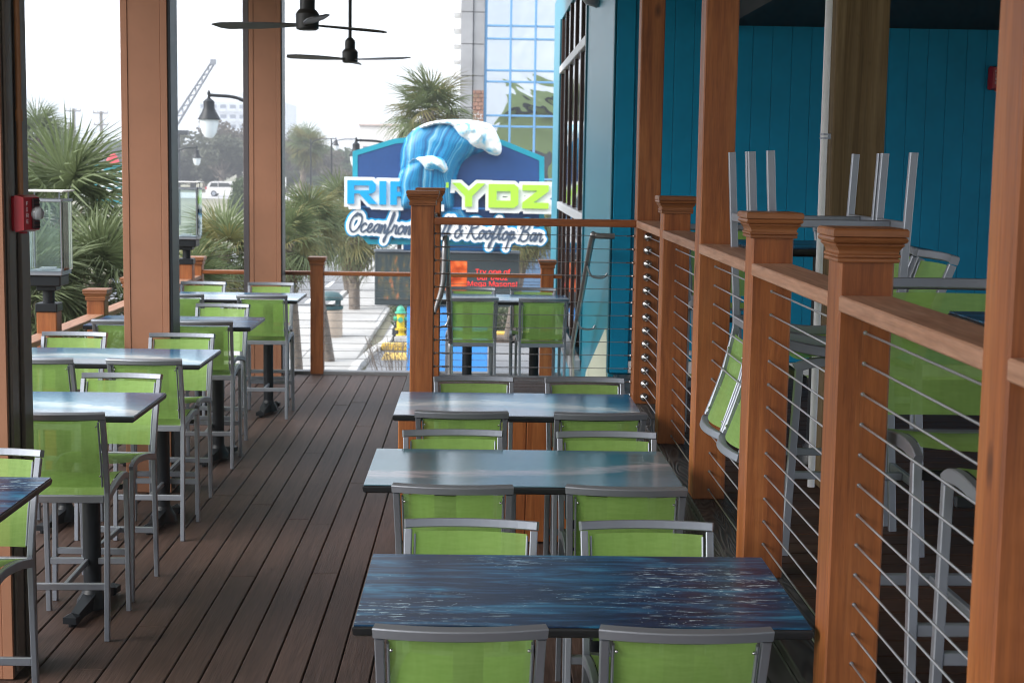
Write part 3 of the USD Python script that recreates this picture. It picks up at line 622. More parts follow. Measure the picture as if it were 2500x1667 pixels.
STOOLS = [
 (-.055, 4.18, A, 'front left green sling bar stool, nearest of all, back to the viewer'),
 (.55, 4.18, A, 'front right green sling bar stool at the nearest table, back to the viewer'),
 (-.025, 4.685, B, 'left bar stool on the far side of the dark streaked ocean table, facing the viewer'),
 (.575, 4.685, B, 'right bar stool on the far side of the dark streaked ocean table, facing the viewer'),
 (-.08, 5.925, A, 'left bar stool with its back against the near edge of the teal sea print table'),
 (.56, 5.925, A, 'right bar stool with its back against the near edge of the teal sea print table'),
 (-.085, 6.415, B, 'left bar stool behind the teal sea print table, facing the viewer'),
 (.57, 6.415, B, 'right bar stool behind the teal sea print table, facing the viewer'),
 (-.085, 7.62, A, 'left bar stool at the near edge of the pale wave table before the landing'),
 (.58, 7.62, A, 'right bar stool at the near edge of the pale wave table before the landing'),
 (-.01, 8.15, B, 'left bar stool between the pale wave table and the wooden landing front'),
 (.60, 8.15, B, 'right bar stool between the pale wave table and the wooden landing front'),
 (-.06, 13.92, A, 'left near stool of the far table seen through the landing cables'),
 (.56, 13.92, A, 'right near stool of the far table seen through the landing cables'),
 (-.09, 14.39, B, 'left far stool of the table beyond the landing, only its top showing'),
 (.50, 14.39, B, 'right far stool of the table beyond the landing, only its top showing'),
 (-2.0, 5.85, B, 'bar stool cut by the left picture edge, beside the nearest left table'),
 (-1.975, 7.45, A, 'large bar stool with its back to the viewer right of the fire alarm column'),
 (-1.985, 8.11, B, 'bar stool facing the viewer behind the second table of the left row'),
 (-1.995, 9.42, A, 'right near stool of the third left table, in front of the broad column'),
 (-2.60, 9.42, A, 'left near stool of the third left table, partly behind the fire alarm column'),
 (-2.03, 10.11, B, 'right far stool of the third table of the left row, against the broad column'),
 (-2.76, 10.11, B, 'left far stool of the third table of the left row, below the left railing'),
 (-2.06, 11.62, A, 'right near stool of the fourth left table, just right of the broad column'),
 (-2.62, 11.62, A, 'left near stool of the fourth left table, beside the left railing'),
 (-2.13, 12.31, B, 'right far stool of the fourth table of the left row, facing the viewer'),
 (-2.69, 12.31, B, 'left far stool of the fourth left table, a sliver right of the broad column'),
 (-1.93, 13.88, A, 'right near stool of the farthest left table, back to the viewer'),
 (-2.67, 13.88, A, 'left near stool of the farthest left table, right of the broad column'),
 (-2.02, 14.60, B, 'right far stool of the farthest left table, before the far column'),
 (-2.69, 14.60, B, 'left far stool of the farthest left table, below the smaller lantern'),
]
proto = None
for (x, y, rz, lab) in STOOLS:
    rz2 = rz + rng.uniform(-3.5, 3.5); x += rng.uniform(-.012, .012)
    if proto is None: proto = stool_proto(lab, (x, y, .001), rz2)
    else: dup(proto, lab, (x, y, .001), rz2)
def flip(x, y, z, rz):
    m = Gf.Matrix4d().SetRotate(Gf.Rotation(Gf.Vec3d(0, 1, 0), 180)) * Gf.Matrix4d().SetRotate(Gf.Rotation(Gf.Vec3d(0, 0, 1), rz))
    m.SetTranslateOnly(Gf.Vec3d(x, y, z)); return m
UP = [
 (1.31, 4.03, B, 'upright bar stool behind the rail at the right edge, facing the viewer'),
 (1.31, 3.33, A, 'bar stool at the far right bottom, mostly hidden by the nearest tall post'),
 (1.39, 5.76, 90, 'upright stool carrying the nearer upturned stool behind the cable railing'),
 (1.39, 6.25, 90, 'upright stool carrying the farther upturned stool behind the cable railing'),
 (1.32, 7.95, B, 'bar stool behind the inner table, seen between the tall post and the next capped post'),
 (2.02, 7.95, B, 'bar stool behind the inner table, its frame showing right of the upturned legs'),
 (1.32, 9.6, 40, 'bar stool standing by the teal wall, seen small through the cables'),
]
for (x, y, rz, lab) in UP: dup(proto, lab, (x, y, Z1 + .002), rz + rng.uniform(-2, 2))
for (x, y, lab) in ((1.285, 5.65, 'nearer upturned bar stool, legs in the air, seat on the stool below'), (1.285, 6.10, 'farther upturned bar stool, legs in the air, seat on the stool below')):
    dup(proto, lab, None, matrix=flip(x, y, Z1 + .745 + .745, -90 + rng.uniform(-2, 2)))

# ------------------------------------------------------------------ tables
def table(label, top_m, loc, w=1.24, d=.76, cls='bar_table'):
    t = thing(cls, label, 'table', loc)
    H = 1.07; r = .018
    base = sbox(-w / 2 + r, -d / 2 + r, w / 2 - r, d / 2 - r).buffer(r - .001, quad_segs=3)
    tp_ = extrude(sbox(-w / 2 + .004, -d / 2 + .004, w / 2 - .004, d / 2 - .004), .004); tp_.apply_translation((0, 0, H - .004))
    obj('tabletop', tp_, top_m, t)
    ring = lambda o: np.array(sbox(-w / 2 + o, -d / 2 + o, w / 2 - o, d / 2 - o).exterior.coords)
    secs = [(.005, H - .0045), (.001, H - .007), (0, H - .013), (.003, H - .028), (.012, H - .034), (.03, H - .035)]
    V, Fq = [], []
    for o, z in secs:
        V += [(-w / 2 + o, -d / 2 + o, z), (w / 2 - o, -d / 2 + o, z), (w / 2 - o, d / 2 - o, z), (-w / 2 + o, d / 2 - o, z)]
    for j in range(len(secs) - 1):
        for k in range(4): Fq.append((j * 4 + k, (j + 1) * 4 + k, (j + 1) * 4 + (k + 1) % 4, j * 4 + (k + 1) % 4))
    L = (len(secs) - 1) * 4; Fq += [(L, L + 3, L + 2, L + 1), (0, 1, 2, 3)]
    obj('edge_band', (np.array(V), np.array(Fq)), black_edge, t, 25)
    for sx in ((-.31, .31) if w > 1 else (0,)):
        obj('pedestal', tube([(sx, 0, .07), (sx, 0, H - .05)], .045, 18), black_m, t, 40)
        obj('top_spider', cat_([bar((sx - .2, 0, H - .048), (sx + .2, 0, H - .048), .05, .024), bar((sx, -.25, H - .049), (sx, .25, H - .049), .05, .023)]), black_m, t)
        obj('base_hub', lathe([(.085, .02), (.08, .055), (.06, .085), (.046, .12)], 16, (sx, 0, 0)), black_m, t, 40)
        for q in range(2):
            a = math.radians(-100 + 180 * q + 3 * math.copysign(1, sx)); dx, dy = math.cos(a), math.sin(a); p = lambda r_, z: (sx + dx * r_, dy * r_, z)
            f = hull([np.array(p(.03, z)) + s * np.array([-dy, dx, 0]) * .034 for z in (.02, .10) for s in (-1, 1)] + [np.array(p(.25, z)) + s * np.array([-dy, dx, 0]) * .022 for z in (.018, .05) for s in (-1, 1)])
            g = hull([np.array(p(r_, z)) + s * np.array([-dy, dx, 0]) * .034 for r_ in (.25, .31) for z in (.018, .05) for s in (-1, 1)] + [np.array(p(.28, .068))])
            obj('foot', cat_([f, g, tube([p(.285, 0), p(.285, .02)], .016, 8)]), black_m, t)
    return t
t_dark = table('bar table with a dark blue streaked ocean print, nearest of the right row', streak_print, (.29, 4.38, 0))
table('bar table with a teal sea print crossed by a pale line, right row', teal_print, (.18, 6.18, 0))
t_wave = table('bar table with a pale breaking wave print, in front of the wooden landing', wave_print, (.20, 7.84, 0))
dup(t_wave, 'far bar table beyond the landing, between two pairs of green stools', (.2, 14.14, 0))
dup(t_dark, 'bar table corner cut by the left edge of the picture, nearest of the left row', (-2.265, 5.50, 0), 180)
dup(t_wave, 'second table of the left row, its white wave print right of the fire alarm column', (-2.27, 7.70, 0))
dup(t_wave, 'third table of the left row, crossing in front of the broad brown column', (-2.30, 9.60, 0))
dup(t_dark, 'fourth table of the left row, its right corner just past the broad column', (-2.31, 11.72, 0), 180)
dup(t_wave, 'farthest table of the left row, below the far brown column', (-2.235, 13.98, 0))
dup(t_dark, 'table on the raised floor at the right edge, seen through a green sling', (1.82, 3.52, Z1 + .002))
table('black edged table on the raised floor behind the upturned stools', streak_print, (1.63, 7.28, Z1 + .002), .84, .76, 'square_table')

# ------------------------------------------------------------------ raw timber column, conduit, alarms
tc = thing('timber_column', 'rough unpainted timber column behind the white conduit', 'column', (1.65, 6.86, Z1))
obj('shaft', xbox(-.115, .115, -.115, .115, .002, 2.379, .006), timber_m, tc)
cd = thing('conduit', 'white conduit pipe with a clamp running up beside the rough timber column', 'pipe', (1.478, 6.66, Z1))
obj('pipe', tube([(0, 0, .03), (0, 0, 3.0)], .016, 12), conduit_m, cd, 40)
obj('clamp', cat_([tube([(0, 0, 1.555), (0, 0, 1.563)], .019, 12), tube([(0, 0, 1.572), (0, 0, 1.580)], .019, 12), xbox(.0, .03, .0, .012, 1.555, 1.58, .002)]), alu, cd, 40)
obj('coupling', tube([(0, 0, .60), (0, 0, .74)], .0185, 12), conduit_m, cd, 40)
def alarm(label, loc, rz, horizontal=False):
    a = thing('fire_alarm', label, 'fire alarm', loc, rz)
    obj('back_box', xbox(-.055, .055, -.045, 0, -.075, .075, .006), red_m, a)
    obj('cover', hull([(sx * .058, -.046, sz * .08) for sx in (-1, 1) for sz in (-1, 1)] + [(sx * .046, -.085, sz * .07) for sx in (-1, 1) for sz in (-1, 1)]), red_m, a)
    g = obj('grille', xbox(.0, .042, -.096, -.084, -.066, .066, .004), plain('grille_dark', (.05, .012, .015), .6) if not stage.GetPrimAtPath('/World/Looks/grille_dark') else '/World/Looks/grille_dark', a)
    for k in range(8): obj('slot', pbox(.004, .038, -.0985, -.096, -.06 + k * .016, -.054 + k * .016), black_m, a)
    obj('strobe', trimesh.creation.icosphere(subdivisions=2, radius=.03).apply_transform(np.array([[1, 0, 0, .021], [0, .9, 0, -.1], [0, 0, 1.0, 0], [0, 0, 0, 1.]])), clear_m, a, True)
    obj('strobe_core', xbox(.01, .032, -.104, -.097, -.018, .018, .002), white_m, a)
    for k, ch in enumerate('FIRE'):
        m = meshkit.text_mesh(ch, .017, .001); m.apply_translation((-.032, .036 - k * .026, 0)); obj('lettering', upright(m, -.0855), white_m, a)
    obj('latch', xbox(-.012, .012, -.05, -.02, -.088, -.072, .003), red_m, a)
    return a
alarm('red fire alarm horn with clear strobe on the left column below a conduit', (-2.018, 6.745, 2.055), 62)
alarm('red fire alarm on the teal interior wall, half hidden by the nearest tall post', (3.50, 10.548, 2.925), 0)

# ------------------------------------------------------------------ ceiling fans
def fan(label, c, rot):
    f = thing('ceiling_fan', label, 'fan', c, rot)
    obj('down_rod', tube([(0, 0, .16), (0, 0, 4.3 - c[2])], .017, 10), fan_m, f, 40)
    obj('motor', lathe([(.001, -.085), (.06, -.085), (.075, -.075), (.078, .02), (.06, .045), (.05, .05), (.05, .12), (.045, .135), (.02, .16)], 20), fan_m, f, 35)
    for k in range(3):
        a = math.radians(120 * k); L = []
        us = np.linspace(0, 1, 9); V, Fq = [], []
        for u in us:
            r = .06 + .62 * u; w = .026 + .045 * min(1, u * 2.2) - (.03 if u > .97 else 0); tw = .19
            for s, t_ in ((-1, 0), (1, 0), (1, 1), (-1, 1)):
                V.append((r - (.03 * (s < 0) if u > .97 else 0), s * w * math.cos(tw), -.05 + s * w * math.sin(tw) + (.004 if t_ else -.004)))
        for j in range(8):
            for q in range(4): A_, B_ = j * 4 + q, j * 4 + (q + 1) % 4; Fq.append((A_, B_, B_ + 4, A_ + 4))
        Fq += [(0, 3, 2, 1), (32, 33, 34, 35)]
        m = trimesh.Trimesh(*(lambda v, q: (v, np.vstack([q[:, [0, 1, 2]], q[:, [0, 2, 3]]])))(np.array(V), np.array(Fq)), process=False)
        m.apply_transform(trimesh.transformations.rotation_matrix(a, (0, 0, 1))); m.fix_normals()
        obj('blade', m, fan_m, f)
    return f
fan('nearer black three blade ceiling fan above the left row of tables', tuple(at(706, 40, 10.4)), 163)
fan('farther black three blade ceiling fan hanging on a long thin rod', tuple(at(804, 125, 15.3)), 90)

# ------------------------------------------------------------------ the big sign on its blue pedestal
SY = 38.0
def SV(pts, dy=0.0): return [(p[0], p[2]) for p in (at(a, b, SY) for a, b in pts)]
sg = thing('street_sign', 'big blue RIPTYDZ sign with curling wave and LED panel on a blue pedestal', 'sign')
sign_blue = plain('sign_deep_blue', (0.016, 0.06, 0.19), 0.4)
sign_teal = plain('sign_teal_border', (0.012, 0.27, 0.36), 0.4)
letter_blue = plain('letter_blue', (0.002, 0.31, 0.62), 0.35)
letter_green = plain('letter_green', (0.38, 0.68, 0.055), 0.35)
sign_white = plain('sign_white', (0.8, 0.8, 0.8), 0.4)
script_dark = plain('script_slate', (0.05, 0.075, 0.12), 0.5)
ped_blue = plain('pedestal_blue', (0.05, 0.27, 0.68), 0.5)
bo = Polygon(SV([(810, 348), (905, 319), (1030, 306), (1155, 322), (1250, 361), (1250, 530), (1222, 563), (846, 561), (810, 520)]))
bi = bo.buffer(-.125, join_style=2)
obj('board_core', upright(extrude(bo.buffer(-.02, join_style=2), .5), SY + .5), sign_blue, sg)
obj('border', upright(extrude(bo.difference(bi), .58), SY + .54), sign_teal, sg)
obj('face_panel', upright(extrude(bi.buffer(-.004), .03), SY), sign_blue, sg)
for vy in (443, 478): obj('light_bar', bar((-3.1, SY - .035, at(1030, vy, SY)[2]), (1.5, SY - .035, at(1030, vy, SY)[2]), .03, .05), ped_blue, sg)
def inflate(poly, hgt, rad, y, step=.05, lump=0.0, seed=1, freq=3.0):
    poly = poly.buffer(0); mnx, mnz, mxx, mxz = poly.bounds; b = np.array(poly.exterior.segmentize(step).coords)[:-1]
    gx_, gz_ = np.meshgrid(np.arange(mnx, mxx, step), np.arange(mnz, mxz, step)); g = np.stack([gx_.ravel(), gz_.ravel()], 1)
    inner = poly.buffer(-step * .6); g = np.array([q for q in g if inner.contains(Point(q))]); P = np.vstack([b, g]) if len(g) else b
    tri = Delaunay(P).simplices; cc = P[tri].mean(1); tri = tri[[poly.contains(Point(c)) for c in cc]]
    dist = np.array([poly.exterior.distance(Point(q)) for q in P]); o = hgt * np.sqrt(np.clip(1 - (1 - np.minimum(dist / rad, 1)) ** 2, 0, 1))
    if lump: o = o + lump * np.minimum(dist / rad, 1) * (meshkit.fbm(np.c_[P * freq, np.zeros(len(P))], 3, seed) - .3)
    n = len(P); V = np.vstack([np.c_[P[:, 0], y - .02 - o, P[:, 1]], np.c_[P[:, 0], np.full(n, y + .02), P[:, 1]]])
    nb = len(b); Fc = [tuple(t) for t in tri] + [tuple(t[::-1] + n) for t in tri]
    for k in range(nb): k2 = (k + 1) % nb; Fc += [(k, k2, k2 + n), (k, k2 + n, k + n)]
    m = trimesh.Trimesh(V, Fc, process=False); m.fix_normals(); return m
def curvy(pts, k=5):
    P = list(pts) + [pts[0]]; return Polygon(smooth_path(P, k)[:-1]).buffer(0)
wc = at(1150, 432, SY)
wave_m = mat('wave_blue', {'tc': ('texture_coordinate', {}), 'sb': ('vector_math', {'math_type': 'subtract', 'vector2': (float(wc[0]), 0, float(wc[2]))}), 'fl': ('vector_math', {'math_type': 'multiply', 'vector2': (1.0, 0.0, 0.8)}), 'ln': ('vector_math', {'math_type': 'length'}),
    'nd': ('noise_texture', {'scale': 1.2, 'detail': 2.0}), 'mu': ('math', {'math_type': 'multiply_add', 'value2': .35}), 'cx': ('combine_xyz', {}), 'n': ('noise_texture', {'scale': 9.0, 'detail': 3.0, 'roughness': .6}),
    'r': ('rgb_ramp', {'ramp': [(.28, (.002, .03, .11)), (.42, (.003, .10, .25)), (.50, (.008, .20, .40)), (.57, (.012, .22, .42)), (.605, (.22, .45, .56)), (.63, (.01, .18, .36)), (.72, (.003, .09, .24))]}), 'p': ('principled_bsdf', {'roughness': .4})},
    [('tc.object', 'sb.vector1'), ('sb.vector', 'fl.vector1'), ('fl.vector', 'ln.vector1'), ('tc.object', 'nd.vector'), ('nd.fac', 'mu.value1'), ('ln.value', 'mu.value3'), ('mu.value', 'cx.x'), ('cx.vector', 'n.vector'), ('n.fac', 'r.fac'), ('r.color', 'p.base_color')], 'p.BSDF')
foam_m = mat('wave_foam', {'tc': ('texture_coordinate', {}), 'n': ('noise_texture', {'scale': 3.4, 'detail': 3.0, 'distortion': .4}), 'r': ('rgb_ramp', {'ramp': [(.34, (.06, .42, .72)), (.43, (.45, .72, .84)), (.5, (.82, .85, .86))]}), 'p': ('principled_bsdf', {'roughness': .5})},
    [('tc.object', 'n.vector'), ('n.fac', 'r.fac'), ('r.color', 'p.base_color')], 'p.BSDF')
wp = Polygon(smooth_path(SV([(922, 480), (926, 430), (921, 395), (919, 362), (925, 332), (940, 308), (965, 290), (1000, 280), (1040, 277)]), 4).tolist() + smooth_path(SV([(1090, 300), (1120, 325), (1112, 347), (1085, 357), (1064, 372), (1052, 398), (1046, 432), (1042, 480)]), 4).tolist())
obj('wave', inflate(wp, .34, .5, SY - .02, .06, .10, 3, 2.5), wave_m, sg, True)
obj('wave', inflate(Polygon(smooth_path(SV([(918, 480), (914, 430), (916, 402), (926, 382), (944, 368), (966, 360), (985, 362), (985, 400), (975, 480)]), 4)), .42, .3, SY - .03, .06, .08, 5, 3), wave_m, sg, True)
fo = curvy(SV([(946, 300), (980, 283), (1020, 276), (1062, 275), (1102, 279), (1128, 288), (1140, 305), (1150, 328), (1152, 348), (1143, 358), (1126, 355), (1110, 345), (1094, 343), (1080, 336), (1070, 325), (1056, 316), (1046, 304), (1036, 291), (1010, 288), (975, 296)]))
obj('foam_crest', inflate(fo, .55, .28, SY - .05, .045, .30, 9, 6.0), foam_m, sg, True)
fo2 = curvy(SV([(932, 376), (950, 362), (976, 356), (1002, 356), (1020, 363), (1030, 378), (1031, 392), (1020, 400), (1006, 394), (992, 395), (978, 393), (968, 380), (955, 368), (942, 376)]))
obj('foam_crest', inflate(fo2, .55, .18, SY - .06, .04, .22, 4, 7.0), foam_m, sg, True)
lo = Polygon(SV([(1010, 480), (1060, 480), (1130, 520), (1180, 548), (1030, 555)]))
obj('wave', inflate(lo, .05, .2, SY - .02, .08, .04, 6, 4), wave_m, sg, True)
# block letters, unit cell 1 wide x 1 high
def ring_(o, i): return Polygon(o, [i])
GL = {'R': unary_union([Polygon([(0, 0), (.24, 0), (.24, .44), (.42, .44), (.74, 0), (1.04, 0), (.72, .42), (.9, .48), (.98, .6), (.98, .84), (.86, 1), (0, 1)]).difference(sbox(.26, .60, .73, .76).buffer(.02))]),
      'I': sbox(0, 0, .25, 1),
      'P': Polygon([(0, 0), (.24, 0), (.24, .36), (.86, .36), (.98, .5), (.98, .86), (.86, 1), (0, 1)]).difference(sbox(.26, .58, .73, .76).buffer(.02)),
      'T': Polygon([(0, 1), (0, .78), (.38, .78), (.38, 0), (.62, 0), (.62, .78), (1, .78), (1, 1)]),
      'Y': Polygon([(0, 1), (.27, 1), (.55, .68), (.83, 1), (1.1, 1), (.67, .45), (.67, 0), (.43, 0), (.43, .45)]),
      'D': Polygon([(0, 0), (.86, 0), (1, .14), (1, .86), (.86, 1), (0, 1)]).difference(sbox(.27, .3, .74, .7)),
      'Z': Polygon([(0, 1), (1, 1), (1, .74), (.42, .25), (1, .25), (1, 0), (0, 0), (0, .24), (.58, .76), (0, .76)])}
L0, L1 = at(798, 411, SY), at(1259, 479, SY)
hz = at(830, 416, SY)[2] - at(830, 470, SY)[2]; zb = at(800, 470, SY)[2]
spec = [('R', 800, 869), ('I', 873, 889), ('P', 898, 961), ('T', 967, 1031), ('Y', 1039, 1114), ('D', 1122, 1190), ('Z', 1199, 1259)]
faces = []
for c, a, b in spec:
    xa, xb = at(a, 445, SY)[0], at(b, 445, SY)[0]; g = affinity.translate(affinity.scale(GL[c], (xb - xa) / GL[c].bounds[2], hz, origin=(0, 0)), xa, zb - (xa + 1.0) * .012); faces.append((c, g))
back = unary_union([affinity.translate(g.buffer(.075, join_style=2), .015 * 0, 0) for _, g in faces]).union(unary_union([affinity.translate(g.buffer(.06, join_style=2), .09, -.07) for _, g in faces]))
obj('letter_backing', upright(extrude(back, .16), SY - .10), sign_white, sg)
for c, g in faces: obj('letter', upright(extrude(g, .07), SY - .262), letter_blue if c in 'RIP' else letter_green, sg)
# hand lettered script
SC = {'O': [[(.75, .9), (.45, 1.02), (.1, .7), (.05, .3), (.3, 0), (.65, .05), (.95, .4), (.95, .8), (.7, 1.0), (.4, .85)]],
 'c': [[(.45, .42), (.3, .5), (.08, .3), (.12, .05), (.3, 0), (.55, .15)]], 'e': [[(0, .1), (.35, .3), (.38, .46), (.22, .48), (.08, .25), (.15, .03), (.35, .02), (.55, .18)]],
 'a': [[(.45, .42), (.25, .48), (.05, .25), (.15, .02), (.38, .2), (.47, .48), (.42, .1), (.52, .02), (.65, .15)]], 'n': [[(0, .1), (.1, .45), (.1, 0), (.2, .3), (.35, .48), (.42, .35), (.4, .05), (.5, 0), (.65, .15)]],
 'f': [[(0, .1), (.3, .6), (.42, 1.05), (.3, 1.15), (.18, .6), (.08, -.3), (-.02, -.5), (-.06, -.3), (.2, 0), (.45, .15)]], 'r': [[(0, .1), (.15, .48), (.2, .4), (.38, .45), (.35, .1), (.45, 0), (.6, .15)]],
 'o': [[(.25, .48), (.05, .3), (.1, .03), (.3, .02), (.45, .25), (.38, .45), (.25, .46), (.4, .36), (.6, .42)]], 't': [[(0, .1), (.28, .9), (.2, .15), (.3, 0), (.5, .15)], [(.05, .62), (.45, .66)]],
 'G': [[(.8, .85), (.55, 1.0), (.15, .7), (.1, .25), (.4, 0), (.75, .2), (.85, .5), (.55, .45)], [(.85, .5), (.75, -.2), (.4, -.4), (.2, -.2), (.9, .1)]], 'i': [[(0, .1), (.15, .48), (.12, .1), (.22, 0), (.4, .15)], [(.18, .7), (.2, .74)]],
 'l': [[(0, .1), (.35, .8), (.35, 1.05), (.22, 1.0), (.12, .3), (.2, 0), (.4, .15)]], '&': [[(.7, .1), (.3, .6), (.35, .85), (.5, .8), (.4, .5), (.1, .3), (.15, .02), (.4, 0), (.65, .4)]],
 'R': [[(.3, .9), (.2, .4), (.05, 0)], [(.0, .7), (.3, 1.0), (.75, .95), (.75, .65), (.3, .5), (.55, .1), (.8, -.05), (1.05, .1)]], 'p': [[(0, .1), (.15, .5), (.0, -.5), (.15, .3), (.35, .48), (.42, .25), (.3, .02), (.15, .1), (.6, .15)]],
 'B': [[(.3, .9), (.2, .4), (.05, 0)], [(.0, .7), (.3, 1.0), (.7, .95), (.65, .65), (.3, .52), (.75, .45), (.75, .1), (.4, -.03), (.1, .15)]]}
adv = {'O': 1.0, 'G': .95, 'R': 1.0, 'B': .95, '&': .8, 'l': .38, 'i': .38, 't': .46, 'f': .45, 'r': .54, ' ': .32}
cx_, lines = 0.0, []
for ch in 'Oceanfront Grill & Rooftop Bar':
    for s in SC.get(ch, []): lines.append(LineString([(x + cx_ + .34 * z, z) for x, z in smooth_path(s, 5)]))
    cx_ += adv.get(ch, .56)
S0, S1 = at(799, 540, SY), at(1256, 540, SY); k_ = (S1[0] - S0[0] - .1) / (cx_ + .2); kz = .44
zs0 = at(800, 530, SY)[2]
lines = [affinity.affine_transform(l, [k_, 0, -.012, kz, S0[0] + .02, zs0]) for l in lines]
txt = unary_union([l.buffer(.022) for l in lines]); obj('script_glow', upright(extrude(unary_union([l.buffer(.135) for l in lines]).simplify(.01), .05), SY - .075), letter_blue, sg)
obj('script_backing', upright(extrude(unary_union([l.buffer(.095) for l in lines]).simplify(.008), .08), SY - .126), sign_white, sg)
obj('script', upright(extrude(txt.simplify(.004), .02), SY - .207), script_dark, sg)
# LED panel and pedestal
q0, q1 = at(860, 579, SY), at(1191, 706, SY)
obj('led_cabinet', xbox(q0[0], q1[0], SY + .12, SY + .55, q1[2], q0[2], .02), plain('led_cabinet_grey', (.028, .04, .044), .6), sg)
obj('led_trim', xbox(q0[0] - .02, q1[0] + .02, SY + .08, SY + .56, q0[2] + .002, q0[2] + .05, .01), alu, sg)
led_m = mat('led_picture', {'tc': ('texture_coordinate', {}), 'mp': ('mapping', {'scale': (5.0, 1.0, 1.6)}), 'n': ('noise_texture', {'scale': 1.6, 'detail': 3.0}), 'r': ('rgb_ramp', {'ramp': [(.46, (.010, .016, .017)), (.58, (.05, .04, .012)), (.66, (.25, .06, .01)), (.74, (.12, .14, .11))]}),
    'e': ('emission', {'strength': .5}), 'p': ('principled_bsdf', {'base_color': (.02, .028, .03), 'roughness': .6}), 'a': ('add_closure', {})}, [('tc.object', 'mp.vector'), ('mp.vector', 'n.vector'), ('n.fac', 'r.fac'), ('r.color', 'e.color'), ('e.emission', 'a.closure1'), ('p.BSDF', 'a.closure2')], 'a.closure')
led_o = mat('led_orange', {'tc': ('texture_coordinate', {}), 'n': ('noise_texture', {'scale': 4.0, 'detail': 3.0}), 'r': ('rgb_ramp', {'ramp': [(.35, (.22, .025, .006)), (.55, (.5, .085, .02)), (.7, (.62, .16, .05))]}), 'e': ('emission', {'strength': .5})}, [('tc.object', 'n.vector'), ('n.fac', 'r.fac'), ('r.color', 'e.color')], 'e.emission')
led_r = mat('led_red', {'e': ('emission', {'color': (.95, .05, .045), 'strength': .55})}, [], 'e.emission')
a_, b_ = at(868, 586, SY), at(1003, 690, SY); obj('screen', pbox(a_[0], b_[0], SY + .112, SY + .118, b_[2], a_[2]), led_m, sg)
a_, b_ = at(1020, 600, SY), at(1072, 668, SY); obj('screen', pbox(a_[0], b_[0], SY + .112, SY + .118, b_[2], a_[2]), led_o, sg)
for k, (tx, vy, vx) in enumerate((('Try one of', 630, 1132), ('our 64oz', 644, 1131), ('Mega Masons!', 658, 1131))):
    m = meshkit.text_mesh(tx, .115, .004, False); m.apply_scale([1.15, 1, 1]); p = at(vx, vy, SY); m.apply_translation((p[0] - m.bounds[:, 0].mean(), p[2], 0)); obj('lettering', upright(m, SY + .115), led_r, sg)
p0, p1 = at(934, 720, SY), at(1190, 560, SY)
obj('pedestal', xbox(p0[0], at(1121, 720, SY)[0], SY + .18, SY + .75, -3.05, q1[2] - .002, .02), ped_blue, sg)
obj('neck', xbox(q0[0] + .7, q1[0] - .2, SY + .2, SY + .5, q0[2] + .05, q0[2] + .42, .02), ped_blue, sg)

# ------------------------------------------------------------------ street furniture
hy = thing('fire_hydrant', 'yellow fire hydrant with a green bonnet on the mulch bed by the sidewalk', 'hydrant', (-2.36, 45.9, -2.86))
hyel = plain('hydrant_yellow', (.72, .52, .03), .45); hgr = plain('hydrant_green', (.05, .36, .22), .45)
obj('barrel', lathe([(.001, 0), (.16, 0), (.16, .03), (.12, .05), (.115, .16), (.175, .17), (.175, .21), (.12, .22), (.115, .62), (.13, .64), (.13, .66)], 18), hyel, hy, 40)
obj('bonnet', lathe([(.17, .66), (.17, .70), (.13, .72), (.12, .80), (.07, .88), (.035, .9), (.03, .96), (.001, .96)], 18), hgr, hy, 40)
for p1_, r_ in (((-.21, 0, .5), .07), ((.19, 0, .5), .06), ((0, -.22, .48), .08)):
    obj('outlet_cap', tube([(p1_[0] * .5, p1_[1] * .5, p1_[2]), p1_], r_, 12), hgr, hy, 40)
tcn = thing('trash_can', 'tan street trash can with a dark green domed lid on the sidewalk', 'trash can', (-4.45, 45.7, -2.9))
obj('body', lathe([(.001, 0), (.36, 0), (.37, .03), (.37, .80), (.34, .82)], 20), plain('tan_aggregate', (.42, .34, .27), .9, var=.15, vscale=30), tcn, 40)
lidm = plain('lid_green', (.015, .055, .06), .4)
obj('lid', lathe([(.37, .82), (.39, .84), (.39, .93), (.36, .93)], 20), lidm, tcn, 40)
for k in range(4): a = math.radians(45 + 90 * k); obj('lid_post', bar((.33 * math.cos(a), .33 * math.sin(a), .93), (.33 * math.cos(a), .33 * math.sin(a), 1.1), .12, .05), lidm, tcn)
obj('lid_dome', lathe([(.38, 1.1), (.39, 1.13), (.36, 1.22), (.25, 1.31), (.1, 1.345), (.001, 1.35)], 20), lidm, tcn, 40)
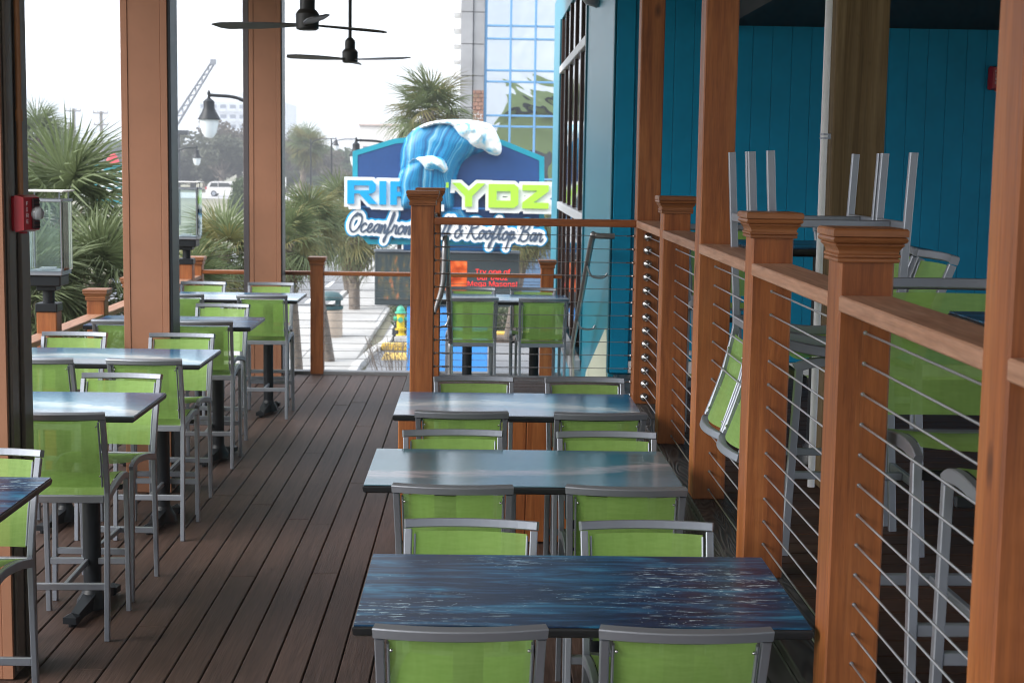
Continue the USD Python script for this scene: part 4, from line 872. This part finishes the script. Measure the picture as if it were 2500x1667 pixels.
def lamp(label, base, hgt, arm, s=1.0, two=False):
    """street lamp: post, curved arm towards arm (dx), hanging bell lantern"""
    L = thing('street_lamp', label, 'street lamp', base)
    obj('post', lathe([(.001, 0), (.22, 0), (.2, .3), (.1, .5), (.075, 1.2), (.055, hgt), (.04, hgt + .1)], 12), black_m, L, 40)
    for k, a in enumerate(arm if isinstance(arm, (list, tuple)) else [arm]):
        sx = math.copysign(1, a)
        obj('arm', tube(smooth_path([(0, 0, hgt - .5 * s), (.12 * a, 0, hgt - .12 * s), (.45 * a, 0, hgt + .12 * s), (a - sx * .12, 0, hgt + .17 * s), (a, 0, hgt + .17 * s)], 5), .035 * s + .01, 8), black_m, L, 50)
        obj('lantern_hood', lathe([(.02, .30), (.035, .26), (.05, .22), (.03, .16), (.04, .10), (.13, .03), (.15, 0), (.15, -.16), (.2, -.28), (.28, -.42), (.31, -.46), (.31, -.48)], 16, (0, 0, 0)).apply_scale(s).apply_translation((a, 0, hgt)), black_m, L, 40)
        obj('lantern_globe', lathe([(.26, -.48), (.25, -.6), (.2, -.82), (.12, -.95), (.001, -.98)], 16).apply_scale(s).apply_translation((a, 0, hgt)), plain('globe_glass', (.62, .66, .68), .2) if not stage.GetPrimAtPath('/World/Looks/globe_glass') else '/World/Looks/globe_glass', L, 40)
    return L
def lamp_at(label, vx, vy, Y, arm, s=1.0):
    p = at(vx, vy, Y); z0 = -3.0 if Y < 100 else -2.5
    a = arm if not isinstance(arm, list) else arm[0]
    return lamp(label, (p[0] - a, Y, z0), p[2] - z0, arm, s)
lamp_at('black street lamp with bell lantern hanging close beside the far column, largest of the lamps', 480, 234, 40, -1.25, .95)
lamp_at('smaller black street lamp with curved arm, below the largest lamp', 452, 346, 95, 1.35, .95)
lamp_at('black street lamp behind the left shoulder of the big sign', 818, 332, 46, -1.3, .72)
lamp_at('thin distant street lamp above the trees left of the big sign', 818, 324, 120, 1.9, .8)
lamp_at('most distant street lamp, a thin hook over the trees right of the far column', 772, 323, 135, 2.2, .9)
fl = thing('floodlight_pole', 'grey floodlight pole at the edge of the broad column', 'light pole', tuple(np.array([at(411, 330, 120)[0], 120, -2.9])))
obj('pole', tube([(0, 0, 0), (0, 0, at(411, 310, 120)[2] + 2.9)], .09, 8), track_m, fl, 40)
obj('flood_head', xbox(-.25, .75, -.3, .3, at(411, 310, 120)[2] + 2.9, at(411, 310, 120)[2] + 3.25, .03), track_m, fl)
# utility poles
pole_m = plain('utility_pole_grey', (.2, .19, .18), .9)
def upole(label, vx, vtop, Y, arms):
    p = at(vx, vtop, Y); u = thing('utility_pole', label, 'utility pole', (p[0], Y, -2.2)); H_ = p[2] + 2.2
    obj('shaft', lathe([(.001, 0), (.26, 0), (.18, H_), (.001, H_)], 10), pole_m, u, 40)
    for dz, w in arms:
        obj('cross_arm', xbox(-w / 2, w / 2, -.30, -.19, H_ - dz - .07, H_ - dz + .07, .02), pole_m, u)
        for s in (-1, -.4, .4, 1): obj('insulator', tube([(s * w * .47, -.1, H_ - dz + .1), (s * w * .47, -.1, H_ - dz + .28)], .045, 6), pole_m, u)
    if len(arms) == 1: obj('transformer', lathe([(.001, 0), (.25, 0), (.25, .9), (.001, .95)], 12, (-.45, 0, H_ - 2.4)), pole_m, u, 40)
    return u, p
u1, pa = upole('utility pole with one cross arm and a transformer above the left palms', 169, 250, 170, [(.25, 1.7)])
u2, pb = upole('utility pole with two cross arms right of the transformer pole', 232, 256, 175, [(.2, 1.7), (1.5, 1.6)])
# crane
cr = thing('crane', 'tall lattice crane boom rising between the two brown columns', 'crane', (0, 0, 0))
c0, c1 = at(372, 330, 210), at(490, 143, 210); cm = plain('crane_grey', (.16, .17, .19), .6)
dd = (c1 - c0) / np.linalg.norm(c1 - c0); ss = np.cross(dd, (0, 1, 0)); N = 16
def cw(t): return .46 - .24 * t
ch = lambda t, a, b: c0 + (c1 - c0) * t + ss * cw(t) * a + np.array([0, 1.0, 0]) * cw(t) * b
for a, b in ((-1, -1), (1, -1), (-1, 1), (1, 1)): obj('chord', tube([ch(t, a, b) for t in np.linspace(0, 1, 9)], .10, 5), cm, cr)
for k in range(N):
    t0, t1 = k / N, (k + 1) / N; a = 1 if k % 2 else -1
    obj('lacing', cat_([tube([ch(t0, a, b), ch(t1, -a, b)], .055, 4) for b in (-1, 1)] + [tube([ch(t0, c, -1), ch(t0, c, 1)], .06, 4) for c in (-1, 1)]), cm, cr)
obj('boom_tip', hull([c1 + np.array(v) for v in np.array(list(np.ndindex(2, 2, 2))) * .7 - .35]), cm, cr)
obj('crane_cab', xbox(c0[0] - 3, c0[0] + 2, 208, 212, -1.9, c0[2] + .8, .1), cm, cr)
# minivan
mv = thing('minivan', 'silver minivan parked on the far road, its front behind a bush', 'van', (at(522, 440, 183)[0], 183, -2.03))
vm = plain('van_silver', (.6, .58, .56), .3, .2)
side = Polygon([(-2.4, .35), (-2.42, .8), (-2.3, 1.05), (-1.95, 1.62), (-1.6, 1.75), (.4, 1.74), (1.2, 1.15), (2.2, .95), (2.4, .7), (2.4, .35)])
bd = extrude(side, 1.75); v = bd.vertices; bd.vertices = np.stack([v[:, 0], v[:, 2] - .87, v[:, 1]], 1); bd.fix_normals(); obj('body', bd, vm, mv, 30)
for pl in ([(-1.95, 1.1), (-1.72, 1.58), (-1.0, 1.6), (-.95, 1.1)], [(-.88, 1.1), (-.92, 1.6), (.3, 1.58), (.85, 1.12)]):
    w_ = extrude(Polygon(pl), 1.76); v = w_.vertices; w_.vertices = np.stack([v[:, 0], v[:, 2] - .88, v[:, 1]], 1); w_.fix_normals(); obj('window', w_, dark_glass, mv)
obj('tail_light', xbox(-2.43, -2.25, -.885, -.6, .8, 1.1, .02), red_m, mv)
for x in (-1.45, 1.5):
    for s in (-1, 1):
        w_ = obj('wheel', tube([(x, s * .68, .34), (x, s * .89, .34)], .34, 18), black_m, mv, 40); obj('rim', tube([(x, s * .89, .34), (x, s * .895, .34)], .22, 14), alu, w_)
# teal shop sign at the far left
ts = thing('shop_sign', 'teal and white shop sign with a red top half hidden by the left palms', 'sign', (at(262, 400, 60)[0], 60, 0))
zt, zb_ = at(262, 362, 60)[2], at(262, 470, 60)[2]; shop_teal = plain('shop_sign_teal', (.01, .22, .26), .5)
obj('panel', xbox(-.75, .9, -.1, .1, zb_, zt - .25, .03), shop_teal, ts)
obj('red_top', hull([(-.32, -.12, zt - .25), (.22, -.12, zt - .25), (-.32, .12, zt - .25), (.22, .12, zt - .25), (-.2, 0, zt + .08), (.1, 0, zt + .1), (0, 0, zt + .2)]), plain('shop_sign_red', (.6, .06, .08), .5), ts)
for k in range(5):
    z = zt - .55 - k * .24
    sq = smooth_path([(-.6 + .17 * i_, z + .06 * math.sin(2.3 * i_ + k)) for i_ in range(9)], 4)
    obj('lettering', upright(extrude(LineString(sq).buffer(.045), .03), -.105), sign_white, ts)
obj('post', pbox(-.1, .1, -.08, .08, -2.95, zb_), alu, ts)
ps = thing('street_sign_post', 'small white street sign on a post before the far trees', 'street sign', (at(652, 425, 150)[0], 150, -2.5))
obj('post', tube([(0, 0, 0), (0, 0, 3.2)], .05, 6), alu, ps); obj('plate', xbox(-.22, .22, -.03, .03, 2.2, 3.2, .01), white_m, ps)

# ------------------------------------------------------------------ far buildings
gt = thing('glass_tower', 'blue framed mirror glass and grey concrete tower behind the big sign', 'building', (0, 0, 0))
GY = 62.0; X = lambda vx: at(vx, 200, GY)[0]; Zt = 17.0
obj('glass_core', pbox(X(1116), X(1330), GY + .4, GY + 14, -3, Zt), siding_blue, gt)
xs_ = [1115.5, 1172, 1229, 1286, 1330]
zs_ = [at(1190, v, GY)[2] for v in (500, 412, 291, 266, 188, 162, 89, 59)]; zs_ += [zs_[-1] + 1.9, zs_[-1] + 2.45, zs_[-1] + 4.2, zs_[-1] + 4.8]
for i_ in range(len(xs_) - 1):
    for j in range(len(zs_) - 1):
        obj('pane', pbox(X(xs_[i_]) + .04, X(xs_[i_ + 1]) - .04, GY + .30, GY + .34, zs_[j] + .04, zs_[j + 1] - .04), mirror_glass, gt)
for i_, v in enumerate(xs_): obj('mullion', xbox(X(v) - (.09 if i_ == 0 else .045), X(v) + .045, GY + .2, GY + .4, zs_[0], zs_[-1], .01), blue_frame, gt)
for z in zs_:
    for i_ in range(len(xs_) - 1): obj('mullion', xbox(X(xs_[i_]) + .046, X(xs_[i_ + 1]) - .046, GY + .22, GY + .39, z - .04, z + .04, .01), blue_frame, gt)
for k in range(15): obj('siding_board', xbox(X(1118), X(1330), GY + .1, GY + .36, -3 + k * .27, -3 + k * .27 + .262, .02), siding_blue, gt)
xa, xb = X(1057), X(1112); xm = X(1086)
for j in range(16):
    z0_ = -3 + j * 1.25
    obj('concrete_panel', xbox(xa, xm - .02, GY + .05, GY + 5, z0_ + .012, z0_ + 1.24, .015), concrete_m, gt)
    if not (z0_ > at(1100, 330, GY)[2] - 6.5 and z0_ + 1.2 < at(1100, 205, GY)[2] + .4): obj('concrete_panel', xbox(xm, xb, GY + .12, GY + 5, z0_ + .012, z0_ + 1.24, .015), concrete_m, gt)
zb0, zb1 = -3.0, at(1100, 206, GY)[2]; bh = .16
k = 0; z = at(1100, 300, GY)[2]
while z + bh < zb1:
    for c in range(3): w3 = (xb - xm) / 2; a = xm + (c - (k % 2) * .5) * w3; a0, a1 = max(a, xm) + .01, min(a + w3, xb) - .01; (a1 - a0 > .05) and obj('brick', xbox(a0, a1, GY + .06, GY + .2, z + .008, z + bh - .008, .01), brick_m, gt)
    z += bh; k += 1
for j in range(5): obj('balcony', xbox(xa - .35, xa - .01, GY + 2.5, GY + 5, at(1050, 10 + j * 38, GY)[2] - .12, at(1050, 10 + j * 38, GY)[2] + .3, .02), white_m, gt)
def block(name, label, v0, v1, vtop, Y, depth, wall_m, cols_, rows_, ws, z0=-2.5, extra=None):
    b = thing(name, label, 'building', (0, 0, 0)); a, c = at(v0, vtop, Y), at(v1, vtop, Y); z1 = max(a[2], c[2])
    obj('wall', pbox(a[0], c[0], Y, Y + depth, z0, z1), wall_m, b)
    win = '/World/Looks/far_window'
    for i_ in range(cols_):
        for j in range(rows_):
            x_0 = a[0] + (c[0] - a[0]) * (i_ + .5 - ws[0] / 2) / cols_; x_1 = a[0] + (c[0] - a[0]) * (i_ + .5 + ws[0] / 2) / cols_; zz1 = z1 - ws[2] - j * ws[3]
            w_ = obj('window', xbox(x_0, x_1, Y - .12, Y + .02, zz1 - ws[1], zz1, .03), win, b)
            if extra == 'balcony': obj('balcony_rail', xbox(x_0 - .2, x_1 + .2, Y - 1.0, Y - .9, zz1 - ws[1] - .2, zz1 - ws[1] + .8, .03), wall_m, w_)
    return b, a, c, z1
plain('far_window', (.09, .11, .15), .3)
tower_w = plain('pale_tower_wall', (.42, .44, .48), .8)
b1, a, c, z1 = block('apartment_tower', 'pale apartment tower with rows of balconies behind the bare trees', 457, 657, 236, 520, 30, tower_w, 9, 8, (.62, 2.1, 1.0, 3.3), -2, 'balcony')
obj('penthouse', pbox(a[0] + 13, a[0] + 19, 522, 540, z1, z1 + 3.2), tower_w, b1)
b2, a, c, z1 = block('cream_building', 'cream building with small paired windows left of the palm above the sign', 826, 960, 291, 260, 20, plain('pale_cream_wall', (.62, .58, .55), .8), 5, 4, (.4, 1.2, 3.4, 2.9), -2)
obj('parapet', xbox(a[0] - .15, c[0] + .1, 259.7, 280.2, z1, z1 + .35, .05), plain('terracotta_parapet', (.5, .38, .33), .8), b2)
obj('gable', lathe([(1.6, z1 + .35), (1.5, z1 + .6), (.8, z1 + 1.2), (.001, z1 + 1.35)], 12, (a[0] + 2.2, 262, 0)), tower_w, b2, 40)

# ------------------------------------------------------------------ palms
def frond_mesh(L=.92, n=34, pet=.55, droop=.35, seed=0):
    r = np.random.default_rng(seed); V, Fc = [], []
    P = [(0, 0, 0), (pet * .5, 0, .02), (pet, 0, 0)]
    pm = tube(P, [.016, .013, .009], 5); V += pm.vertices.tolist(); Fc += pm.faces.tolist()
    for k in range(n):
        a = math.radians(-125 + 250 * k / (n - 1) + r.uniform(-3, 3)); l = L * (.62 + .38 * math.cos(a * .62)) * r.uniform(.88, 1.05); w = .0155 * r.uniform(.8, 1.15)
        d = np.array([math.cos(a), math.sin(a), 0]); s = np.array([-d[1], d[0], 0]); dr = droop * r.uniform(.7, 1.5); b0 = len(V); fold = .35 * (-1) ** k
        for t, ww in ((.02, .35), (.35, 1.0), (.68, .8), (1.0, .06)):
            c = np.array([pet, 0, 0]) + d * l * t * (1 - .18 * dr * t) + np.array([0, 0, .05 * t - dr * l * t ** 2.6])
            V += [(c - s * w * ww + np.array([0, 0, fold * w * ww])).tolist(), (c + s * w * ww - np.array([0, 0, fold * w * ww])).tolist()]
        for j in range(3): q = b0 + 2 * j; Fc += [(q, q + 1, q + 3), (q, q + 3, q + 2)]
    return trimesh.Trimesh(V, Fc, process=False)
FR = [frond_mesh(seed=s, droop=d) for s, d in ((1, .22), (2, .4), (3, .6), (4, .32))]
FD = [frond_mesh(seed=s, droop=1.0, n=18, L=.7) for s in (11, 12)]
def palm_proto(label, loc, scale, hgt, nf, mats, seed, dead=6, rz=0, lean=0.0, el=(80, -35), boots=True):
    r = random.Random(seed); t = thing('palm', label, 'palm tree', loc, rz, scale=scale)
    Pt = smooth_path([(lean * hgt, 0, -hgt), (lean * hgt * .55, 0, -hgt * .55), (lean * .1 * hgt, 0, -hgt * .15), (0, 0, 0)], 6)
    tr = tube(Pt, list(np.linspace(.17, .15, len(Pt))), 10); obj('trunk', tr, bark_m, t, 40)
    if boots:
        L = []
        for k in range(40):
            z = -.08 - 1.5 * (k / 40) ** 1.0; a = k * 2.4; cx0 = np.interp(z, [q[2] for q in Pt], [q[0] for q in Pt])
            p = np.array([cx0 + .14 * math.cos(a), .14 * math.sin(a), z]); o = np.array([math.cos(a), math.sin(a), 0]); L.append(hull([p - np.array([-o[1], o[0], 0]) * .05, p + np.array([-o[1], o[0], 0]) * .05, p + o * .10 + (0, 0, .22), p + o * .03 + (0, 0, .02), p + o * .06 + (0, 0, .2)]))
        tag(obj('boots', cat_(L), boot_m, t), kind='stuff')
    for k in range(nf + dead):
        dead_ = k >= nf; u = k / max(1, nf - 1)
        e = math.radians(el[0] + (el[1] - el[0]) * u ** .9 + r.uniform(-9, 9)) if not dead_ else math.radians(r.uniform(-75, -50)); a = k * 2.39996 + r.uniform(-.25, .25)
        m = (r.choice(FD) if dead_ else r.choice(FR)).copy(); T = trimesh.transformations
        m.apply_transform(T.rotation_matrix(r.uniform(-.5, .5), (1, 0, 0))); m.apply_scale(r.uniform(.85, 1.1))
        m.apply_transform(T.rotation_matrix(-e, (0, 1, 0))); m.apply_transform(T.rotation_matrix(a, (0, 0, 1))); m.apply_translation((0, 0, -.12 * u))
        obj('frond', m, palm_dead if dead_ else mats[k % len(mats)], t)
    return t
def cpos(vx, vy, Y): return tuple(map(float, at(vx, vy, Y)))
pA = palm_proto('big green fan palm rising behind the nearer glass lantern', cpos(150, 500, 19), .95, 5.6, 30, [palm_m], 3, 3, 0, .03, (85, -30))
pB = palm_proto('leaning fan palm with olive fronds and a dark trunk beside the far railing post', cpos(705, 520, 40), 1.0, 3.55, 34, [palm_m, palm_y, palm_m], 5, 8, 180, -.16, (80, -45))
def palm(which, label, vx, vy, Y, s, rz, hs=None): return dup(which, label, cpos(vx, vy, Y), rz, scale=s)
palm(pA, 'fan palm with wide leaves low behind the left railing, below the big palm', 225, 650, 17.0, .72, 70)
palm(pA, 'fan palm half hidden behind the fire alarm column at the left railing', 60, 690, 16.0, .72, 200)
palm(pB, 'small olive fan palm right of the smaller lantern between the columns', 515, 585, 25, .74, 40)
palm(pB, 'straggly low palm behind the smaller lantern at the left rail end', 440, 660, 21, .6, 300)
palm(pB, 'fan palm on the sidewalk with straight grey trunk right of the leaning one', 812, 540, 54.7, 1.25, 100)
palm(pB, 'fan palm behind the left edge of the sign letters, in the middle distance', 778, 480, 62, 1.25, 220)
palm(pB, 'tall fan palm whose crown shows above the big sign', 985, 258, 52, 1.32, 160)
palm(pB, 'palm trunk with pale crossed boots right of the LED panel', 1212, 525, 44, .9, 10)
palm(pB, 'low olive palm against the far column, left of the leaning palm', 660, 560, 33, .8, 250)
palm(pA, 'palm with dark ragged crown at the far left above the lantern', 85, 318, 60, 1.15, 20)
palm(pA, 'ragged palm just right of the far left dark crown', 128, 348, 66, 1.1, 120)
palm(pB, 'distant palm rising over the tree line right of the far column', 703, 335, 150, 1.9, 60)

# ------------------------------------------------------------------ trees
def tree_proto(label, loc, scale, m, seed, n=5200, cat='tree', rz=0, airy=.0):
    r = np.random.default_rng(seed); t = thing('tree', label, cat, loc, rz, scale=scale)
    Hh = 6.0; trunk = [tube([(0, 0, 0), (.05, .03, 1.2), (0, 0, 2.4)], [.28, .2, .17], 8)]; cl = []
    for k in range(13):
        a = k * 2.4 + r.uniform(-.4, .4); rad = r.uniform(.5, 2.6); z = r.uniform(2.6, 5.4) - .25 * rad; p = np.array([rad * math.cos(a), rad * math.sin(a), z]); cl.append((p, r.uniform(.75, 1.35)))
        trunk.append(tube(smooth_path([(0, 0, r.uniform(1.4, 2.3)), p * (.5, .5, .62), p], 3), list(np.linspace(.11, .03, 7)), 5))
    obj('trunk', cat_(trunk), bark_m, t)
    c = np.array([q[0] for q in cl]); rr = np.array([q[1] for q in cl]); id_ = r.integers(0, len(cl), n)
    d = r.normal(size=(n, 3)); d /= np.linalg.norm(d, axis=1)[:, None]; p = c[id_] + d * (rr[id_] * r.uniform(.35, 1.08, n) ** .7)[:, None] * (1, 1, .8)
    s = r.uniform(.07, .17, n)[:, None]; u = r.normal(size=(n, 3)); u /= np.linalg.norm(u, axis=1)[:, None]; w = np.cross(u, r.normal(size=(n, 3))); w /= np.linalg.norm(w, axis=1)[:, None]
    V = np.stack([p - u * s - w * s * .5, p + u * s - w * s * .5, p + u * s * .8 + w * s * .6, p - u * s * .8 + w * s * .6], 1).reshape(-1, 3); Fq = np.arange(4 * n).reshape(n, 4)
    obj('crown', (V, Fq), m, t); return t
def gz(Y): return float(np.interp(Y, [100, 190, 400, 2500], [-3.05, -2.0, -1.4, -1.4]))
t0 = tree_proto('grey green tree', (0, 0, 0), 1, oak_a, 1); t1 = tree_proto('brownish tree', (0, 0, 0), 1, oak_b, 2, 3600); t2 = tree_proto('green tree', (0, 0, 0), 1, oak_c, 3)
TR = [(0, 440, 335, 215, 0, 'grey green tree touching the right edge of the broad column'), (1, 470, 325, 230, 60, 'bare brownish tree under the apartment tower, left part'), (0, 510, 290, 205, 120, 'tall grey tree in front of the apartment tower'),
 (1, 548, 268, 215, 30, 'tall brownish tree at the left edge of the far column'), (2, 500, 372, 222, 80, 'dark green low tree above the silver minivan'), (0, 445, 375, 215, 210, 'green bushy tree above the smaller lantern'),
 (1, 655, 290, 210, 15, 'bare brown tree right of the far column'), (2, 705, 318, 222, 100, 'green tree below the distant palm crown'), (1, 735, 342, 215, 75, 'brownish tree between the far palm and the street lamps'),
 (2, 775, 330, 235, 140, 'rounded green tree under the thin distant street lamp'), (0, 672, 385, 205, 190, 'olive tree low beside the far column'), (1, 765, 380, 208, 250, 'russet tree low on the left of the sign'),
 (0, 800, 345, 240, 300, 'grey green tree meeting the left edge of the sign'), (2, 725, 400, 200, 20, 'low dark tree above the far road'), (0, 820, 340, 250, 200, 'grey tree behind the sign shoulder'),
 (2, 265, 312, 300, 60, 'far domed green tree beside the double armed utility pole'), (0, 235, 318, 310, 150, 'far grey tree behind the double armed utility pole'), (1, 110, 335, 230, 45, 'brown tree behind the far left palms'),
 (1, 155, 330, 235, 90, 'bare tree below the transformer pole'), (0, 200, 335, 240, 10, 'grey tree between the two utility poles'), (2, 75, 350, 220, 270, 'tree behind the fire alarm column edge'),
 (1, 270, 345, 225, 180, 'brown tree touching the left edge of the broad column'), (0, 230, 362, 215, 33, 'grey bushy tree behind the red topped shop sign'), (2, 566, 392, 120, 77, 'yellow green bush in front of the silver minivan')]
for k, (w, vx, vt, Y, rz, lab) in enumerate(TR):
    z0 = gz(Y) - .3; s = (at(vx, vt, Y)[2] - z0) / 5.9; p = at(vx, vt, Y); wf = .75 if 'bush in' in lab else 1.25; s_ = (s * wf, s * wf, s)
    src = (t0, t1, t2)[w]
    if src is not None and src.GetCustomData()['label'] in ('grey green tree', 'brownish tree', 'green tree'):
        x = UsdGeom.Xformable(src); ops = x.GetOrderedXformOps(); ops[0].Set(Gf.Vec3d(float(p[0]), Y, z0)); ops[1].Set(float(rz)); ops[2].Set(Gf.Vec3f(*map(float, s_))); src.SetCustomDataByKey('label', lab)
    else: dup(src, lab, (p[0], Y, z0), rz, scale=tuple(map(float, s_)))
# hedge behind the hydrant, shrubs, roadside bush
def shrub(label, lo, hi, m, n, seed, size=.05):
    r = np.random.default_rng(seed); lo, hi = np.array(lo, float), np.array(hi, float); p = lo + (hi - lo) * r.random((n, 3)); c = (lo + hi) / 2; q = (p - c) / ((hi - lo) / 2); k = np.abs(q).max(1) < 1.0; q = q / np.maximum(1, (np.abs(q) ** 3).sum(1) ** (1 / 3))[:, None]; p = c + q * (hi - lo) / 2
    s = r.uniform(.6, 1.3, n)[:, None] * size; u = r.normal(size=(n, 3)); u /= np.linalg.norm(u, axis=1)[:, None]; w = np.cross(u, r.normal(size=(n, 3))); w /= np.linalg.norm(w, axis=1)[:, None]
    V = np.stack([p - u * s, p - w * s * .5, p + u * s, p + w * s * .5], 1).reshape(-1, 3); t = thing('shrub', label, 'shrub')
    obj('foliage', (V, np.arange(4 * n).reshape(n, 4)), m, t)
    obj('stem', cat_([tube([(c[0] + dx, c[1], lo[2] - .05), (c[0] + dx * 1.6, c[1], hi[2] - .1)], .012, 5) for dx in (-.15, 0, .18)]), bark_m, t)
    return t
shrub('clipped dark shrub behind the yellow hydrant', (-2.75, 46.6, -2.9), (-.9, 48.2, -1.75), oak_c, 3500, 5)
shrub('low shrub bed seen between the far stools', (.35, 47.2, -2.9), (1.6, 48.6, -2.0), oak_c, 2200, 6)
tw = thing('bare_shrub', 'leafless twiggy shrub in front of the yellow parking stop', 'shrub', (-1.9, 37.2, -2.98))
r = np.random.default_rng(8); L = []
for k in range(26):
    a = r.uniform(-1.2, 1.2); p = np.array([a * .5, r.uniform(-.3, .3), 0]); L.append(tube(smooth_path([p, p + (a * .15, 0, .45), p + (a * .3 + r.uniform(-.1, .1), r.uniform(-.1, .1), r.uniform(.7, 1.1))], 3), .007, 4))
    for j in range(3): q = p + (a * .2, 0, r.uniform(.3, .8)); L.append(tube([q, q + (r.uniform(-.22, .22), r.uniform(-.1, .1), r.uniform(.1, .3))], .005, 4))
tag(obj('twigs', cat_(L), bark_m, tw), kind='stuff')
obj('root_mound', lathe([(.7, 0), (.5, .03), (.001, .06)], 12), mulch_m, tw)

# ------------------------------------------------------------------ air
hz_m = mat('haze_air', {'v': ('principled_volume', {'color': (0.93, 0.95, 1.0), 'density': 0.0008, 'anisotropy': 0.2})}, [], volume='v.volume')
tag(obj('haze', pbox(-702, 702, -82, 902, -4.1, 60), hz_m), kind='stuff')

# groups of like things
GROUPS = {'bar_stool': 'green sling bar stools', 'bar_table': 'bar tables with printed ocean tops', 'wrapped_column': 'brown wrapped columns', 'timber_post': 'tall cedar posts of the railing', 'cable_railing': 'cedar and cable railings',
          'stair_handrail': 'stair handrails', 'glass_lantern': 'glass gas lanterns', 'fire_alarm': 'red fire alarms', 'ceiling_fan': 'black ceiling fans', 'street_lamp': 'black street lamps', 'utility_pole': 'utility poles', 'palm': 'fan palms', 'tree': 'trees beyond the street', 'shrub': 'low shrubs by the parking'}
for q in stage.GetPrimAtPath('/World').GetChildren():
    base = q.GetName().rsplit('_', 1)[0] if q.GetName()[-3:].isdigit() else q.GetName()
    if base in GROUPS and q.GetCustomDataByKey('label'): q.SetCustomDataByKey('group', GROUPS[base])
